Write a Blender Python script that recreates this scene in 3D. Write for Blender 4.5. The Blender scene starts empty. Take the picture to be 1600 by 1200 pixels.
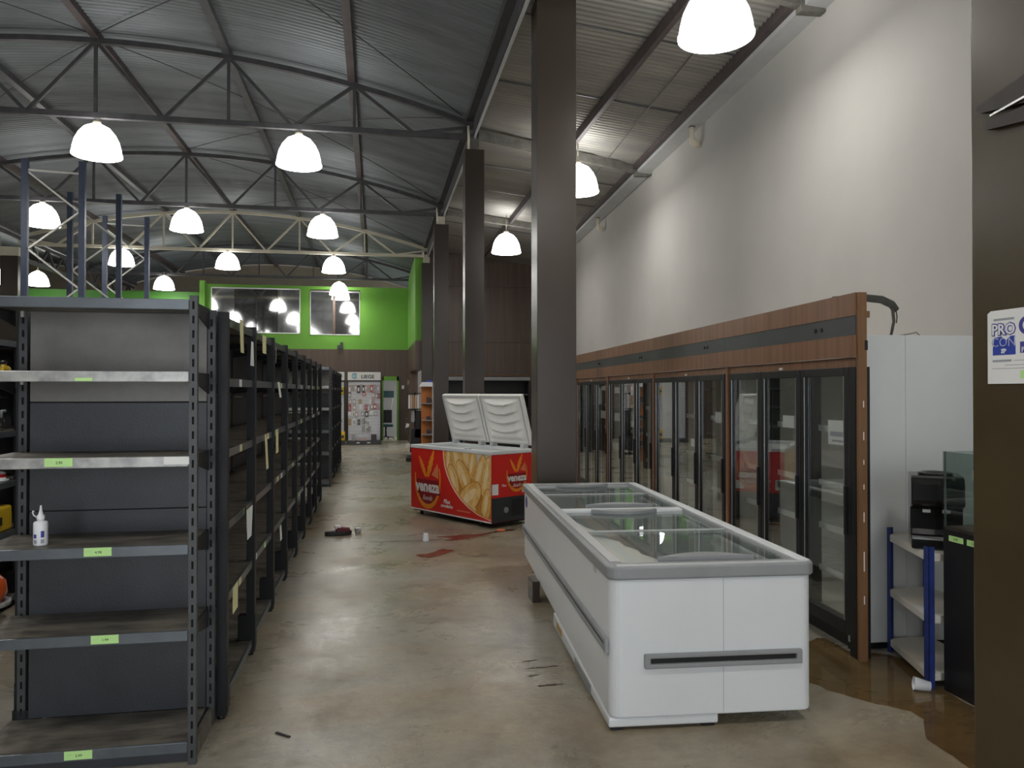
import bpy, bmesh, math, random
from mathutils import Vector, Matrix
random.seed(7)
C = bpy.context.scene.collection
S = bpy.context.scene
PI = math.pi

# ------------------------------------------------------------------ camera, world, lights, exposure
cam_d = bpy.data.cameras.new('camera'); cam = bpy.data.objects.new('camera', cam_d); C.objects.link(cam)
cam_d.sensor_width = 36.0; cam_d.lens = 27.0; cam_d.clip_end = 200
cam.location = (0, 0, 1.65)
cam.rotation_euler = (math.radians(90 + 0.525), 0, math.radians(-10.065))
S.camera = cam
S.view_settings.view_transform = 'Standard'; S.view_settings.look = 'None'
S.view_settings.gamma = 1.0; S.view_settings.use_curve_mapping = False
S.view_settings.exposure = 0.30
W = bpy.data.worlds.new('World'); S.world = W; W.use_nodes = True
bg = W.node_tree.nodes['Background']; bg.inputs[0].default_value = (0.90, 0.95, 1.0, 1); bg.inputs[1].default_value = 2.6
LAMP_W = 14.0      # watts of each pendant
LAMP_E = 9.0       # glow of the acrylic dome

# ------------------------------------------------------------------ materials
def nt(name):
    m = bpy.data.materials.new(name); m.use_nodes = True
    t = m.node_tree; b = t.nodes['Principled BSDF']
    return m, t, b
def node(t, ty, **k):
    n = t.nodes.new(ty)
    for a, v in k.items():
        if a.startswith('i_'):
            key = a[2:]
            n.inputs[int(key) if key.isdigit() else key.replace('_', ' ')].default_value = v
        else: setattr(n, a, v)
    return n
def ramp(t, fac, stops):
    r = t.nodes.new('ShaderNodeValToRGB'); e = r.color_ramp.elements
    while len(e) < len(stops): e.new(0.5)
    for i, (p, c) in enumerate(stops):
        e[i].position = p; e[i].color = (*c, 1) if len(c) == 3 else c
    t.links.new(fac, r.inputs[0]); return r
def mat(name, col, rough=0.5, metal=0.0, var=0.0, scale=8.0, bump=0.0, bscale=60.0, stretch=(1, 1, 1), spec=0.5, col2=None, detail=4.0, coat=0.0):
    m, t, b = nt(name)
    b.inputs['Roughness'].default_value = rough; b.inputs['Metallic'].default_value = metal
    b.inputs['Specular IOR Level'].default_value = spec
    b.inputs['Coat Weight'].default_value = coat
    b.inputs['Base Color'].default_value = (*col, 1)
    tc = node(t, 'ShaderNodeTexCoord'); mp = node(t, 'ShaderNodeMapping'); mp.inputs['Scale'].default_value = stretch
    t.links.new(tc.outputs['Object'], mp.inputs[0])
    if var > 0 or col2:
        n = node(t, 'ShaderNodeTexNoise', i_Scale=scale, i_Detail=detail, i_Roughness=0.6)
        t.links.new(mp.outputs[0], n.inputs['Vector'])
        c2 = col2 or tuple(min(1, c * (1 + var)) for c in col)
        c1 = col if col2 else tuple(c * (1 - var) for c in col)
        r = ramp(t, n.outputs[0], [(0.32, c1), (0.68, c2)])
        t.links.new(r.outputs[0], b.inputs['Base Color'])
    if bump > 0:
        n2 = node(t, 'ShaderNodeTexNoise', i_Scale=bscale, i_Detail=3.0)
        t.links.new(mp.outputs[0], n2.inputs['Vector'])
        bp = node(t, 'ShaderNodeBump', i_Strength=bump, i_Distance=0.01)
        t.links.new(n2.outputs[0], bp.inputs['Height']); t.links.new(bp.outputs[0], b.inputs['Normal'])
    return m
def emis(name, col, s):
    m, t, b = nt(name)
    b.inputs['Base Color'].default_value = (0.9, 0.9, 0.9, 1); b.inputs['Roughness'].default_value = 0.3
    b.inputs['Emission Color'].default_value = (*col, 1); b.inputs['Emission Strength'].default_value = s
    return m
def glass(name, tint=(0.93, 0.96, 0.95), base=0.05, gain=1.0, rough=0.0):
    m = bpy.data.materials.new(name); m.use_nodes = True; t = m.node_tree; t.nodes.clear()
    o = node(t, 'ShaderNodeOutputMaterial'); mx = node(t, 'ShaderNodeMixShader')
    tr = node(t, 'ShaderNodeBsdfTransparent'); tr.inputs[0].default_value = (*tint, 1)
    gl = node(t, 'ShaderNodeBsdfGlossy'); gl.inputs['Roughness'].default_value = rough; gl.inputs[0].default_value = (0.95, 0.97, 0.97, 1)
    lw = node(t, 'ShaderNodeLayerWeight'); lw.inputs['Blend'].default_value = 0.5
    pw = node(t, 'ShaderNodeMath', operation='POWER'); pw.inputs[1].default_value = 4.0
    ma = node(t, 'ShaderNodeMath', operation='MULTIPLY_ADD'); ma.inputs[1].default_value = gain; ma.inputs[2].default_value = base; ma.use_clamp = True
    t.links.new(lw.outputs['Facing'], pw.inputs[0]); t.links.new(pw.outputs[0], ma.inputs[0]); t.links.new(ma.outputs[0], mx.inputs[0])
    t.links.new(tr.outputs[0], mx.inputs[1]); t.links.new(gl.outputs[0], mx.inputs[2]); t.links.new(mx.outputs[0], o.inputs[0])
    return m
def floor_mat():
    m, t, b = nt('polished_concrete')
    tc = node(t, 'ShaderNodeTexCoord')
    mp = node(t, 'ShaderNodeMapping'); mp.inputs['Scale'].default_value = (0.8, 1.0, 1); t.links.new(tc.outputs['Object'], mp.inputs[0])
    def noise(sc, det, ro, dis=0.0):
        n = node(t, 'ShaderNodeTexNoise', i_Scale=sc, i_Detail=det, i_Roughness=ro, i_Distortion=dis); t.links.new(mp.outputs[0], n.inputs['Vector']); return n.outputs[0]
    def mul(a, b_, f):
        x = node(t, 'ShaderNodeMix', data_type='RGBA', blend_type='MULTIPLY'); x.inputs['Factor'].default_value = f
        t.links.new(a, x.inputs['A']); t.links.new(b_, x.inputs['B']); return x.outputs['Result']
    big = noise(0.55, 9, 0.62, 0.3); mid = noise(2.2, 10, 0.72, 0.4); fine = noise(13, 8, 0.75); spot = noise(9.0, 9, 0.8, 0.6); wear = noise(1.3, 10, 0.7, 0.5)
    c = ramp(t, big, [(0.34, (0.27, 0.21, 0.135)), (0.46, (0.32, 0.275, 0.20)), (0.56, (0.33, 0.31, 0.26)), (0.70, (0.27, 0.265, 0.24))]).outputs[0]
    c = mul(c, ramp(t, mid, [(0.30, (0.55, 0.52, 0.47)), (0.46, (0.92, 0.91, 0.89)), (0.66, (1.22, 1.2, 1.16))]).outputs[0], 0.85)
    c = mul(c, ramp(t, fine, [(0.30, (0.68, 0.66, 0.62)), (0.55, (1, 1, 1)), (0.75, (1.18, 1.17, 1.14))]).outputs[0], 0.7)
    c = mul(c, ramp(t, spot, [(0.0, (0.22, 0.16, 0.11)), (0.30, (0.35, 0.28, 0.21)), (0.36, (1, 1, 1)), (1.0, (1, 1, 1))]).outputs[0], 0.75)
    t.links.new(c, b.inputs['Base Color'])
    rr = ramp(t, wear, [(0.32, (0.48,) * 3), (0.52, (0.30,) * 3), (0.68, (0.20,) * 3)])
    t.links.new(rr.outputs[0], b.inputs['Roughness'])
    bp = node(t, 'ShaderNodeBump', i_Strength=0.35, i_Distance=0.006)
    t.links.new(noise(20, 8, 0.7), bp.inputs['Height']); t.links.new(bp.outputs[0], b.inputs['Normal'])
    return m
def wood(name, c1, c2, scale=14.0, stretch=(1, 1, 0.05), rough=0.4):
    m, t, b = nt(name)
    tc = node(t, 'ShaderNodeTexCoord'); mp = node(t, 'ShaderNodeMapping'); mp.inputs['Scale'].default_value = stretch
    t.links.new(tc.outputs['Object'], mp.inputs[0])
    n = node(t, 'ShaderNodeTexNoise', i_Scale=scale, i_Detail=6.0, i_Roughness=0.65); t.links.new(mp.outputs[0], n.inputs['Vector'])
    r = ramp(t, n.outputs[0], [(0.30, c1), (0.70, c2)]); t.links.new(r.outputs[0], b.inputs['Base Color'])
    b.inputs['Roughness'].default_value = rough
    return m
M = {}
M['floor'] = floor_mat()
M['white_wall'] = mat('white_plaster', (0.43, 0.418, 0.393), 0.7, var=0.03, scale=1.5, bump=0.05, bscale=30)
M['cold_panel'] = mat('white_insulated_panel', (0.64, 0.66, 0.65), 0.45, var=0.03, scale=2)
M['roof'] = mat('galvanised_sheet', (0.215, 0.235, 0.25), 0.60, 0.45, var=0.2, scale=1.6, stretch=(0.35, 2.2, 1), detail=6)
M['roof_old'] = mat('old_galvanised_sheet', (0.27, 0.265, 0.25), 0.5, 0.45, scale=1.3, stretch=(0.5, 2.0, 1), col2=(0.40, 0.38, 0.34), detail=6)
M['steel'] = mat('dark_painted_steel', (0.075, 0.073, 0.078), 0.5, 0.2, var=0.25, scale=5)
M['steel_red'] = mat('red_oxide_steel', (0.072, 0.054, 0.054), 0.55, 0.1, var=0.3, scale=5)
M['cream'] = mat('cream_painted_steel', (0.62, 0.58, 0.46), 0.5, var=0.08, scale=4)
M['gutter'] = mat('grey_gutter_sheet', (0.52, 0.53, 0.53), 0.45, 0.2, var=0.06, scale=3)
M['concrete'] = mat('raw_concrete', (0.14, 0.135, 0.118), 0.85, var=0.25, scale=9, bump=0.3)
M['pillar'] = mat('brown_composite_cladding', (0.054, 0.042, 0.033), 0.27, var=0.06, scale=2, spec=0.4)
M['pillar_gloss'] = mat('glossy_olive_brown_cladding', (0.060, 0.044, 0.021), 0.26, var=0.12, scale=2.5, spec=0.4)
M['torn'] = mat('torn_cladding_dark', (0.022, 0.013, 0.009), 0.5, var=0.3, scale=14)
M['silver'] = mat('bright_aluminium', (0.62, 0.62, 0.62), 0.3, 0.9, var=0.05)
M['green'] = mat('lime_green_paint', (0.165, 0.42, 0.05), 0.6, var=0.04, scale=1.5)
M['green_dark'] = mat('deep_green_paint', (0.07, 0.25, 0.03), 0.6, var=0.05, scale=1.5)
M['tan_wall'] = mat('tan_plaster', (0.28, 0.235, 0.18), 0.8, var=0.1, scale=2)
M['grey_wall'] = mat('grey_plaster', (0.34, 0.33, 0.31), 0.8, var=0.06, scale=2)
M['wood_wall'] = wood('brown_wood_laminate', (0.075, 0.047, 0.034), (0.135, 0.088, 0.064), 9, (1, 1, 0.04))
M['fascia'] = wood('warm_wood_laminate', (0.15, 0.066, 0.030), (0.27, 0.13, 0.064), 16, (1, 1, 0.04), 0.42)
M['edge_wood'] = wood('worn_edge_wood', (0.14, 0.065, 0.025), (0.22, 0.11, 0.045), 10, (1, 1, 0.15), 0.5)
M['band'] = mat('charcoal_band', (0.048, 0.052, 0.054), 0.4, var=0.05)
M['black'] = mat('black_plastic', (0.007, 0.007, 0.008), 0.4)
M['black_gloss'] = mat('glossy_black_plastic', (0.012, 0.012, 0.013), 0.12)
M['rack'] = mat('black_shelf_steel', (0.012, 0.0125, 0.014), 0.45, 0.0, var=0.2, scale=6, spec=0.3)
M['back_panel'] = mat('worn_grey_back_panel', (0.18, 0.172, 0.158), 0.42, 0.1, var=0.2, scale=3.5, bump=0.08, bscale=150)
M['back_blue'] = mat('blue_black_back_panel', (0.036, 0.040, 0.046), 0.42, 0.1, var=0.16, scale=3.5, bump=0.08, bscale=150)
M['slotted'] = mat('slotted_upright_steel', (0.060, 0.062, 0.064), 0.45, 0.2, var=0.12)
M['slot_dark'] = mat('slot_shadow_steel', (0.006, 0.006, 0.007), 0.8)
M['shelf_top'] = mat('dusty_shelf_steel', (0.055, 0.048, 0.040), 0.45, 0.0, scale=5, stretch=(1, 3.2, 1), col2=(0.22, 0.195, 0.16), detail=6)
M['shelf_edge'] = mat('blue_grey_price_rail', (0.115, 0.13, 0.145), 0.28, 0.35, var=0.15, scale=7)
M['shelf_edge_w'] = mat('worn_grey_price_rail', (0.22, 0.22, 0.22), 0.3, 0.3, scale=11, col2=(0.48, 0.48, 0.45))
M['tag_green'] = mat('pale_green_label', (0.50, 0.80, 0.30), 0.6)
M['tag_yellow'] = mat('pale_yellow_paper', (0.70, 0.66, 0.36), 0.7)
M['paper'] = mat('white_paper', (0.78, 0.78, 0.76), 0.7)
M['print_dark'] = mat('dark_print', (0.03, 0.03, 0.035), 0.7)
M['print_grey'] = mat('grey_print', (0.32, 0.33, 0.36), 0.7)
M['print_blue'] = mat('blue_print', (0.015, 0.045, 0.36), 0.6)
M['print_teal'] = mat('teal_print', (0.06, 0.36, 0.48), 0.6)
M['print_navy'] = mat('navy_print', (0.05, 0.05, 0.28), 0.6)
M['sheet'] = mat('bright_white_sheet', (0.88, 0.88, 0.85), 0.6)
M['white_enamel'] = mat('white_enamel', (0.70, 0.725, 0.735), 0.30, var=0.02, scale=2)
M['white_lid'] = mat('white_moulded_plastic', (0.86, 0.85, 0.81), 0.35)
M['grey_plastic'] = mat('grey_plastic_trim', (0.27, 0.28, 0.285), 0.4, var=0.04)
M['light_grey'] = mat('light_grey_plastic', (0.50, 0.51, 0.51), 0.35)
M['liner'] = mat('grey_white_liner', (0.50, 0.52, 0.51), 0.4, var=0.06, scale=2)
M['cooler_in'] = mat('cooler_liner', (0.84, 0.82, 0.76), 0.5, var=0.03, scale=2)
M['wire'] = mat('white_wire', (0.70, 0.70, 0.67), 0.4)
M['glass'] = glass('door_glass', (0.96, 0.975, 0.965), 0.085, 0.9)
M['lid_glass'] = glass('lid_glass', (0.955, 0.975, 0.965), 0.045, 0.6)
M['clear'] = glass('clear_acrylic', (0.78, 0.82, 0.80), 0.03, 0.8)
M['lamp'] = emis('glowing_acrylic', (1.0, 0.985, 0.95), LAMP_E)
M['lamp_cap'] = mat('lamp_socket_cream', (0.55, 0.5, 0.4), 0.5)
M['red'] = mat('red_sticker', (0.64, 0.024, 0.018), 0.35)
M['maroon'] = mat('maroon_print', (0.28, 0.014, 0.02), 0.4)
M['orange'] = mat('orange_print', (0.80, 0.27, 0.02), 0.4)
M['peach'] = mat('peach_print', (0.70, 0.22, 0.10), 0.4)
M['cream_print'] = mat('cream_print', (0.62, 0.58, 0.46), 0.4)
M['white_print'] = mat('white_print', (0.80, 0.78, 0.74), 0.4)
M['bread'] = mat('golden_bread_print', (0.66, 0.33, 0.06), 0.45, scale=7, col2=(0.84, 0.60, 0.26))
M['bread_light'] = mat('pale_bread_print', (0.80, 0.58, 0.26), 0.45, scale=9, col2=(0.84, 0.70, 0.44))
M['bread_dark'] = mat('brown_bread_print', (0.40, 0.15, 0.02), 0.45, scale=5, col2=(0.62, 0.28, 0.04))
M['yellow'] = mat('yellow_plastic', (0.72, 0.47, 0.02), 0.4)
M['orange_shell'] = mat('orange_plastic', (0.72, 0.11, 0.02), 0.25)
M['orange_panel'] = mat('orange_board', (0.60, 0.20, 0.04), 0.5)
M['blue_steel'] = mat('dark_blue_steel', (0.035, 0.048, 0.085), 0.45, 0.2, var=0.15)
M['blue_paint'] = mat('navy_blue_paint', (0.018, 0.035, 0.17), 0.45, var=0.25, scale=14)
M['zinc'] = mat('zinc_bracing', (0.50, 0.50, 0.46), 0.4, 0.4)
M['beige_shelf'] = mat('off_white_shelf', (0.60, 0.60, 0.56), 0.5, scale=4, col2=(0.66, 0.60, 0.50))
M['pvc'] = mat('cream_pvc', (0.70, 0.64, 0.50), 0.4)
M['insul'] = mat('grey_pipe_insulation', (0.06, 0.06, 0.055), 0.8, var=0.2, scale=20)
M['wet'] = glass('brown_water_film', (0.68, 0.575, 0.41), 0.045, 0.5, 0.04)
M['red_wet'] = mat('dried_red_spill', (0.12, 0.022, 0.016), 0.22, scale=7, col2=(0.24, 0.095, 0.06), detail=8)
M['brown_stain'] = mat('brown_stain', (0.16, 0.11, 0.07), 0.45, scale=14, col2=(0.24, 0.18, 0.125), detail=8)
M['dark_stain'] = mat('dark_stain', (0.075, 0.05, 0.032), 0.5, scale=20, col2=(0.13, 0.095, 0.065))
M['cup'] = mat('white_cup_plastic', (0.78, 0.79, 0.82), 0.35)
M['shoe_dark'] = mat('dark_rubber', (0.02, 0.018, 0.022), 0.6)
M['shoe_red'] = mat('maroon_fabric', (0.10, 0.012, 0.02), 0.8)
M['mirror'] = None
def mirror():
    m, t, b = nt('reflective_window_film')
    b.inputs['Base Color'].default_value = (0.48, 0.49, 0.50, 1); b.inputs['Metallic'].default_value = 0.9; b.inputs['Roughness'].default_value = 0.06
    return m
M['mirror'] = mirror()
M['mirror_dk'] = mat('dark_window_glass', (0.20, 0.20, 0.205), 0.05, 0.85)
M['teal'] = mat('teal_fabric', (0.05, 0.10, 0.11), 0.7)
M['slat_white'] = mat('white_slat_panel', (0.62, 0.63, 0.66), 0.5)
M['skin_pack'] = mat('pink_grey_pack', (0.42, 0.25, 0.24), 0.4, scale=30, col2=(0.62, 0.52, 0.50))
M['red_pack'] = mat('red_pack', (0.50, 0.10, 0.09), 0.4)
M['grey_pack'] = mat('grey_pack', (0.25, 0.24, 0.25), 0.4, scale=30, col2=(0.5, 0.5, 0.5))
M['dark_pack'] = mat('dark_pack', (0.06, 0.045, 0.045), 0.4)
M['amber_pack'] = mat('amber_pack', (0.45, 0.26, 0.06), 0.4)

# ------------------------------------------------------------------ mesh helpers
class MB:
    def __init__(s): s.v = []; s.f = []; s.mi = []; s.sm = []; s.cur = 0
    def add(s, vs, fs, smooth=False):
        k = len(s.v); s.v += [tuple(v) for v in vs]
        for f in fs: s.f.append([k + i for i in f]); s.mi.append(s.cur); s.sm.append(smooth)
        return s
    def box(s, x0, y0, z0, x1, y1, z1):
        vs = [(x, y, z) for z in (z0, z1) for y in (y0, y1) for x in (x0, x1)]
        return s.add(vs, [(0, 2, 3, 1), (4, 5, 7, 6), (0, 1, 5, 4), (2, 6, 7, 3), (0, 4, 6, 2), (1, 3, 7, 5)])
    def bar(s, p, q, w, h, up=(0, 0, 1)):
        p = Vector(p); q = Vector(q); d = (q - p).normalized(); up = Vector(up)
        if abs(d.dot(up)) > 0.98: up = Vector((0, 1, 0))
        a = d.cross(up).normalized() * (w / 2); b = a.cross(d).normalized() * (h / 2)
        vs = [r + i * a + j * b for r in (p, q) for i, j in ((-1, -1), (1, -1), (1, 1), (-1, 1))]
        return s.add(vs, [(3, 2, 1, 0), (4, 5, 6, 7), (0, 1, 5, 4), (1, 2, 6, 5), (2, 3, 7, 6), (3, 0, 4, 7)])
    def tube(s, pts, r, n=8, caps=True):
        pts = [Vector(p) for p in pts]; rs = r if isinstance(r, (list, tuple)) else [r] * len(pts)
        vs = []; prev = None
        for i, p in enumerate(pts):
            d = (pts[min(i + 1, len(pts) - 1)] - pts[max(i - 1, 0)]).normalized()
            if prev is None:
                u = Vector((0, 0, 1)) if abs(d.z) < 0.9 else Vector((1, 0, 0))
                a = d.cross(u).normalized()
            else: a = (prev - d * prev.dot(d)).normalized()
            prev = a; b = d.cross(a)
            vs += [p + (a * math.cos(2 * PI * j / n) + b * math.sin(2 * PI * j / n)) * rs[i] for j in range(n)]
        fs = [(i * n + j, i * n + (j + 1) % n, (i + 1) * n + (j + 1) % n, (i + 1) * n + j) for i in range(len(pts) - 1) for j in range(n)]
        s.add(vs, fs, True)
        if caps:
            k = len(s.v) - len(vs)
            s.f.append([k + j for j in reversed(range(n))]); s.f.append([k + (len(pts) - 1) * n + j for j in range(n)])
            s.mi += [s.cur] * 2; s.sm += [False] * 2
        return s
    def lathe(s, prof, c=(0, 0, 0), n=24, axis=None):
        vs = []; 
        for r, z in prof:
            for j in range(n):
                p = Vector((r * math.cos(2 * PI * j / n), r * math.sin(2 * PI * j / n), z))
                if axis is not None: p = axis @ p
                vs.append(p + Vector(c))
        fs = [(i * n + j, i * n + (j + 1) % n, (i + 1) * n + (j + 1) % n, (i + 1) * n + j) for i in range(len(prof) - 1) for j in range(n)]
        return s.add(vs, fs, True)
    def prism(s, poly, a, b, fn):     # poly 2-D, fn(u, v, w) -> point; extruded from w=a to w=b
        n = len(poly)
        vs = [fn(u, v, a) for u, v in poly] + [fn(u, v, b) for u, v in poly]
        return s.add(vs, [tuple(range(n)), tuple(range(2 * n - 1, n - 1, -1))] + [(i, i + n, (i + 1) % n + n, (i + 1) % n) for i in range(n)])
    def build(s, name, m, parent=None, loc=None, rz=0.0, bevel=0.0, seg=2, kind=None):
        me = bpy.data.meshes.new(name); me.from_pydata(s.v, [], s.f)
        for mm in (m if isinstance(m, (list, tuple)) else [m]): me.materials.append(mm)
        me.polygons.foreach_set('material_index', s.mi); me.polygons.foreach_set('use_smooth', s.sm)
        bm = bmesh.new(); bm.from_mesh(me); bmesh.ops.recalc_face_normals(bm, faces=bm.faces); bm.to_mesh(me); bm.free()
        me.update()
        o = bpy.data.objects.new(name, me); C.objects.link(o)
        if parent: o.parent = parent
        if loc: o.location = loc
        if rz: o.rotation_euler.z = rz
        if bevel:
            b = o.modifiers.new('bevel', 'BEVEL'); b.width = bevel; b.segments = seg; b.limit_method = 'ANGLE'; b.angle_limit = math.radians(40)
        if kind: o['kind'] = kind
        return o
def BX(*b):
    m = MB()
    for q in b: m.box(*q)
    return m
def tag(o, label, cat, group=None):
    o['label'] = label; o['category'] = cat
    if group: o['group'] = group
    return o
def thing(name, label, cat, loc=(0, 0, 0), rz=0.0, group=None):
    o = bpy.data.objects.new(name, None); C.objects.link(o); o.empty_display_size = 0.1
    o.location = loc; o.rotation_euler.z = rz
    return tag(o, label, cat, group)
def struct(o): o['kind'] = 'structure'; return o
kids = {}
def index_kids():
    kids.clear()
    for o in C.objects:
        if o.parent: kids.setdefault(o.parent.name, []).append(o)
def dup(root, loc, rz=None, label=None, group=None):
    r = root.copy(); C.objects.link(r); r.location = loc
    if rz is not None: r.rotation_euler.z = rz
    if label: r['label'] = label
    if group: r['group'] = group
    for ch in kids.get(root.name, []):
        c = ch.copy(); C.objects.link(c); c.parent = r
        for g in kids.get(ch.name, []):
            d = g.copy(); C.objects.link(d); d.parent = c
    return r
def text(name, body, size, m, parent, origin, right, up, bold=0.0, depth=0.0006, align='CENTER', sx=1.0, shear=0.0, label=None):
    cu = bpy.data.curves.new(name, 'FONT'); cu.body = body; cu.size = size; cu.align_x = align; cu.align_y = 'CENTER'
    cu.extrude = depth; cu.offset = bold; cu.resolution_u = 2; cu.shear = shear
    tmp = bpy.data.objects.new(name + '_tmp', cu); C.objects.link(tmp)
    bpy.context.view_layer.update()
    me = bpy.data.meshes.new_from_object(tmp.evaluated_get(bpy.context.evaluated_depsgraph_get()))
    bpy.data.objects.remove(tmp); bpy.data.curves.remove(cu)
    me.name = name; me.materials.clear(); me.materials.append(m)
    R = Vector(right).normalized(); U = Vector(up).normalized(); N = R.cross(U)
    mt = Matrix(((R.x * sx, U.x, N.x, origin[0]), (R.y * sx, U.y, N.y, origin[1]), (R.z * sx, U.z, N.z, origin[2]), (0, 0, 0, 1)))
    me.transform(mt)
    o = bpy.data.objects.new(name, me); C.objects.link(o); o.parent = parent
    if label: o['label'] = label
    return o

# wall frame: the right-hand wall and the coolers run 3.17 degrees off the main aisle
WA = math.radians(3.17)
Dv = Vector((math.sin(WA), math.cos(WA), 0)); Nv = Vector((math.cos(WA), -math.sin(WA), 0))
def WP(n, s, z=0.0): return Nv * n + Dv * s + Vector((0, 0, z))

# ================================================================== SETTING
Y0, Y1 = -3.0, 30.0
struct(BX((-19, Y0, -0.1, 6.5, Y1 + 0.3, 0)).build('floor', M['floor']))
XC, HS = -3.66, 5.04
def chord_z(x): return 6.29 - 0.82 * ((x - XC) / HS) ** 2
def roof_z(x): return chord_z(x) + 0.13
def corrugated(name, xs, zf, y0, y1, m, pitch=0.09, amp=0.019):
    mb = MB(); n = int((y1 - y0) / pitch * 4); vs = []; prof = (0, 1, 0, -1)
    for j in range(n + 1):
        y = y0 + j * pitch / 4
        for x in xs: vs.append((x, y, zf(x) + amp * prof[j % 4]))
    k = len(xs)
    fs = [(j * k + i, j * k + i + 1, (j + 1) * k + i + 1, (j + 1) * k + i) for j in range(n) for i in range(k - 1)]
    mb.add(vs, fs, True)
    o = mb.build(name, m); return struct(o)
xs = [XC - HS + i * 2 * HS / 24 for i in range(25)]
ceil_main = corrugated('ceiling', xs, roof_z, Y0, Y1, M['roof'])
def lean_z(x): return 5.50 - 0.11 * (x - 1.4)
xr = [1.42 + i * 0.5 for i in range(9)]
ceil_right = corrugated('ceiling', xr, lean_z, Y0, 21.2, M['roof_old'])
def left_z(x): return 6.42 - 0.82 * ((x + 13.8) / HS) ** 2
xl = [-18.84 + i * 2 * HS / 16 for i in range(17)]
ceil_left = corrugated('ceiling', xl, left_z, Y0, Y1, M['roof'])
# purlins and tie rods are parts of the roofs
for k in range(7):
    x = XC - HS + 0.06 + k * (2 * HS - 0.12) / 6
    z = chord_z(x) + 0.075
    MB().bar((x, Y0, z), (x, Y1, z), 0.10, 0.10).build('purlin', M['steel_red'] if k % 2 else M['steel'], ceil_main)
for (xa, ya, xb, yb) in ((XC, 11.0, 1.2, 15.8), (1.2, 11.0, XC, 15.8), (XC, 11.0, -8.5, 15.8), (XC, 6.1, 1.2, 10.9), (1.2, 6.1, XC, 10.9), (XC, 6.1, -8.5, 10.9), (-8.5, 6.1, XC, 10.9), (XC, 15.9, 1.2, 20.8), (1.2, 15.9, XC, 20.8)):
    pts = [(xa + (xb - xa) * t / 8, ya + (yb - ya) * t / 8, chord_z(xa + (xb - xa) * t / 8) + 0.06) for t in range(9)]
    MB().tube(pts, 0.008, 5).build('tie_rod', M['steel'], ceil_main)
MB().bar((2.82, Y0, 5.265), (2.82, 21.2, 5.265), 0.06, 0.13).build('purlin', M['steel_red'], ceil_right)
a = WP(3.37, Y0, 5.19); b = WP(3.37, 21, 5.19)
MB().bar(a, b, 0.07, 0.12).build('purlin', M['steel_red'], ceil_right)
MB().tube([WP(2.9, Y0, 5.27), WP(2.9, 21, 5.24)], 0.006, 5).build('cable', M['steel'], ceil_right)
for y in (4.3, 7.6, 9.3, 12.7, 14.2, 17.2, 18.6):     # lap joints of the sheets
    pts = [(1.45, y, lean_z(1.45) - 0.018), (4.2, y, lean_z(4.2) - 0.018)]
    MB().bar(pts[0], pts[1], 0.025, 0.008).build('sheet_lap', M['steel'], ceil_right)
# valley beam between the two roofs
v = MB(); v.box(1.37, Y0, 5.33, 1.43, 26, 5.63); struct(v.build('trim_1', M['steel']))
v = MB(); v.box(1.385, Y0, 5.30, 1.415, 26, 5.33); struct(v.build('trim_2', M['gutter']))

# right wall (two runs with a small step at the fourth pillar line)
wr = MB(); wr.prism([(3.6, -1.0), (3.85, -1.0), (3.85, 11.6), (3.6, 11.6)], 0, 5.3, lambda n, s, z: WP(n, s, z))
struct(wr.build('wall_right', M['white_wall']))
wr = MB(); wr.prism([(3.63, 11.6), (3.85, 11.6), (3.85, 21.8), (3.63, 21.8)], 0, 5.3, lambda n, s, z: WP(n, s, z))
struct(wr.build('wall_right_far', M['white_wall']))
g = MB(); g.prism([(3.40, 5.08), (3.615, 5.06), (3.615, 5.075), (3.41, 5.095), (3.41, 5.2), (3.40, 5.2)], -1.0, 21.0, lambda n, z, s: WP(n, s, z))
gut = tag(g.build('roof_gutter', M['gutter']), 'long grey sheet metal box gutter along the top of the white wall', 'gutter')
for s, nm in ((9.55, 'thicker cream drain elbow under the gutter nearer the front'), (14.8, 'small cream drain elbow under the gutter further back')):
    t = thing('drain_elbow', nm, 'pipe', WP(3.50, s, 4.9), -WA)
    MB().tube([(0, 0, 0.17), (0, 0, 0.03), (0.012, 0, -0.03), (0.045, 0, -0.06), (0.10, 0, -0.06)], [0.032, 0.032, 0.042, 0.042, 0.040], 12).build('elbow', M['pvc'], t)
    MB().tube([(0, 0, 0.16), (0, 0, 0.185)], 0.042, 12).build('collar', M['concrete'], t)
for s, nm in ((6.48, 'nearest concrete bracket where the roof rafter meets the white wall'), (11.75, 'smaller concrete bracket on the white wall over its step'), ):
    t = thing('rafter_bracket', nm, 'bracket', WP(3.36, s, 5.03), -WA)
    BX((0, -0.05, 0, 0.235, 0.05, 0.10)).build('block', M['concrete'], t, bevel=0.006)
    BX((0.02, -0.04, 0.10, 0.235, 0.04, 0.13)).build('mortar_cap', M['grey_wall'], t, bevel=0.004)
for (ya, s, nm) in ((6.05, 6.48, 'nearest'), (11.0, 11.75, 'second'), (15.95, 16.6, 'third'),):
    p = Vector((1.45, ya, 5.36)); q = WP(3.40, s, 5.14)
    tag(MB().bar(p, q, 0.08, 0.13).build('roof_rafter', M['concrete']), nm + ' grey steel rafter under the corrugated roof of the right aisle', 'rafter')

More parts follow.
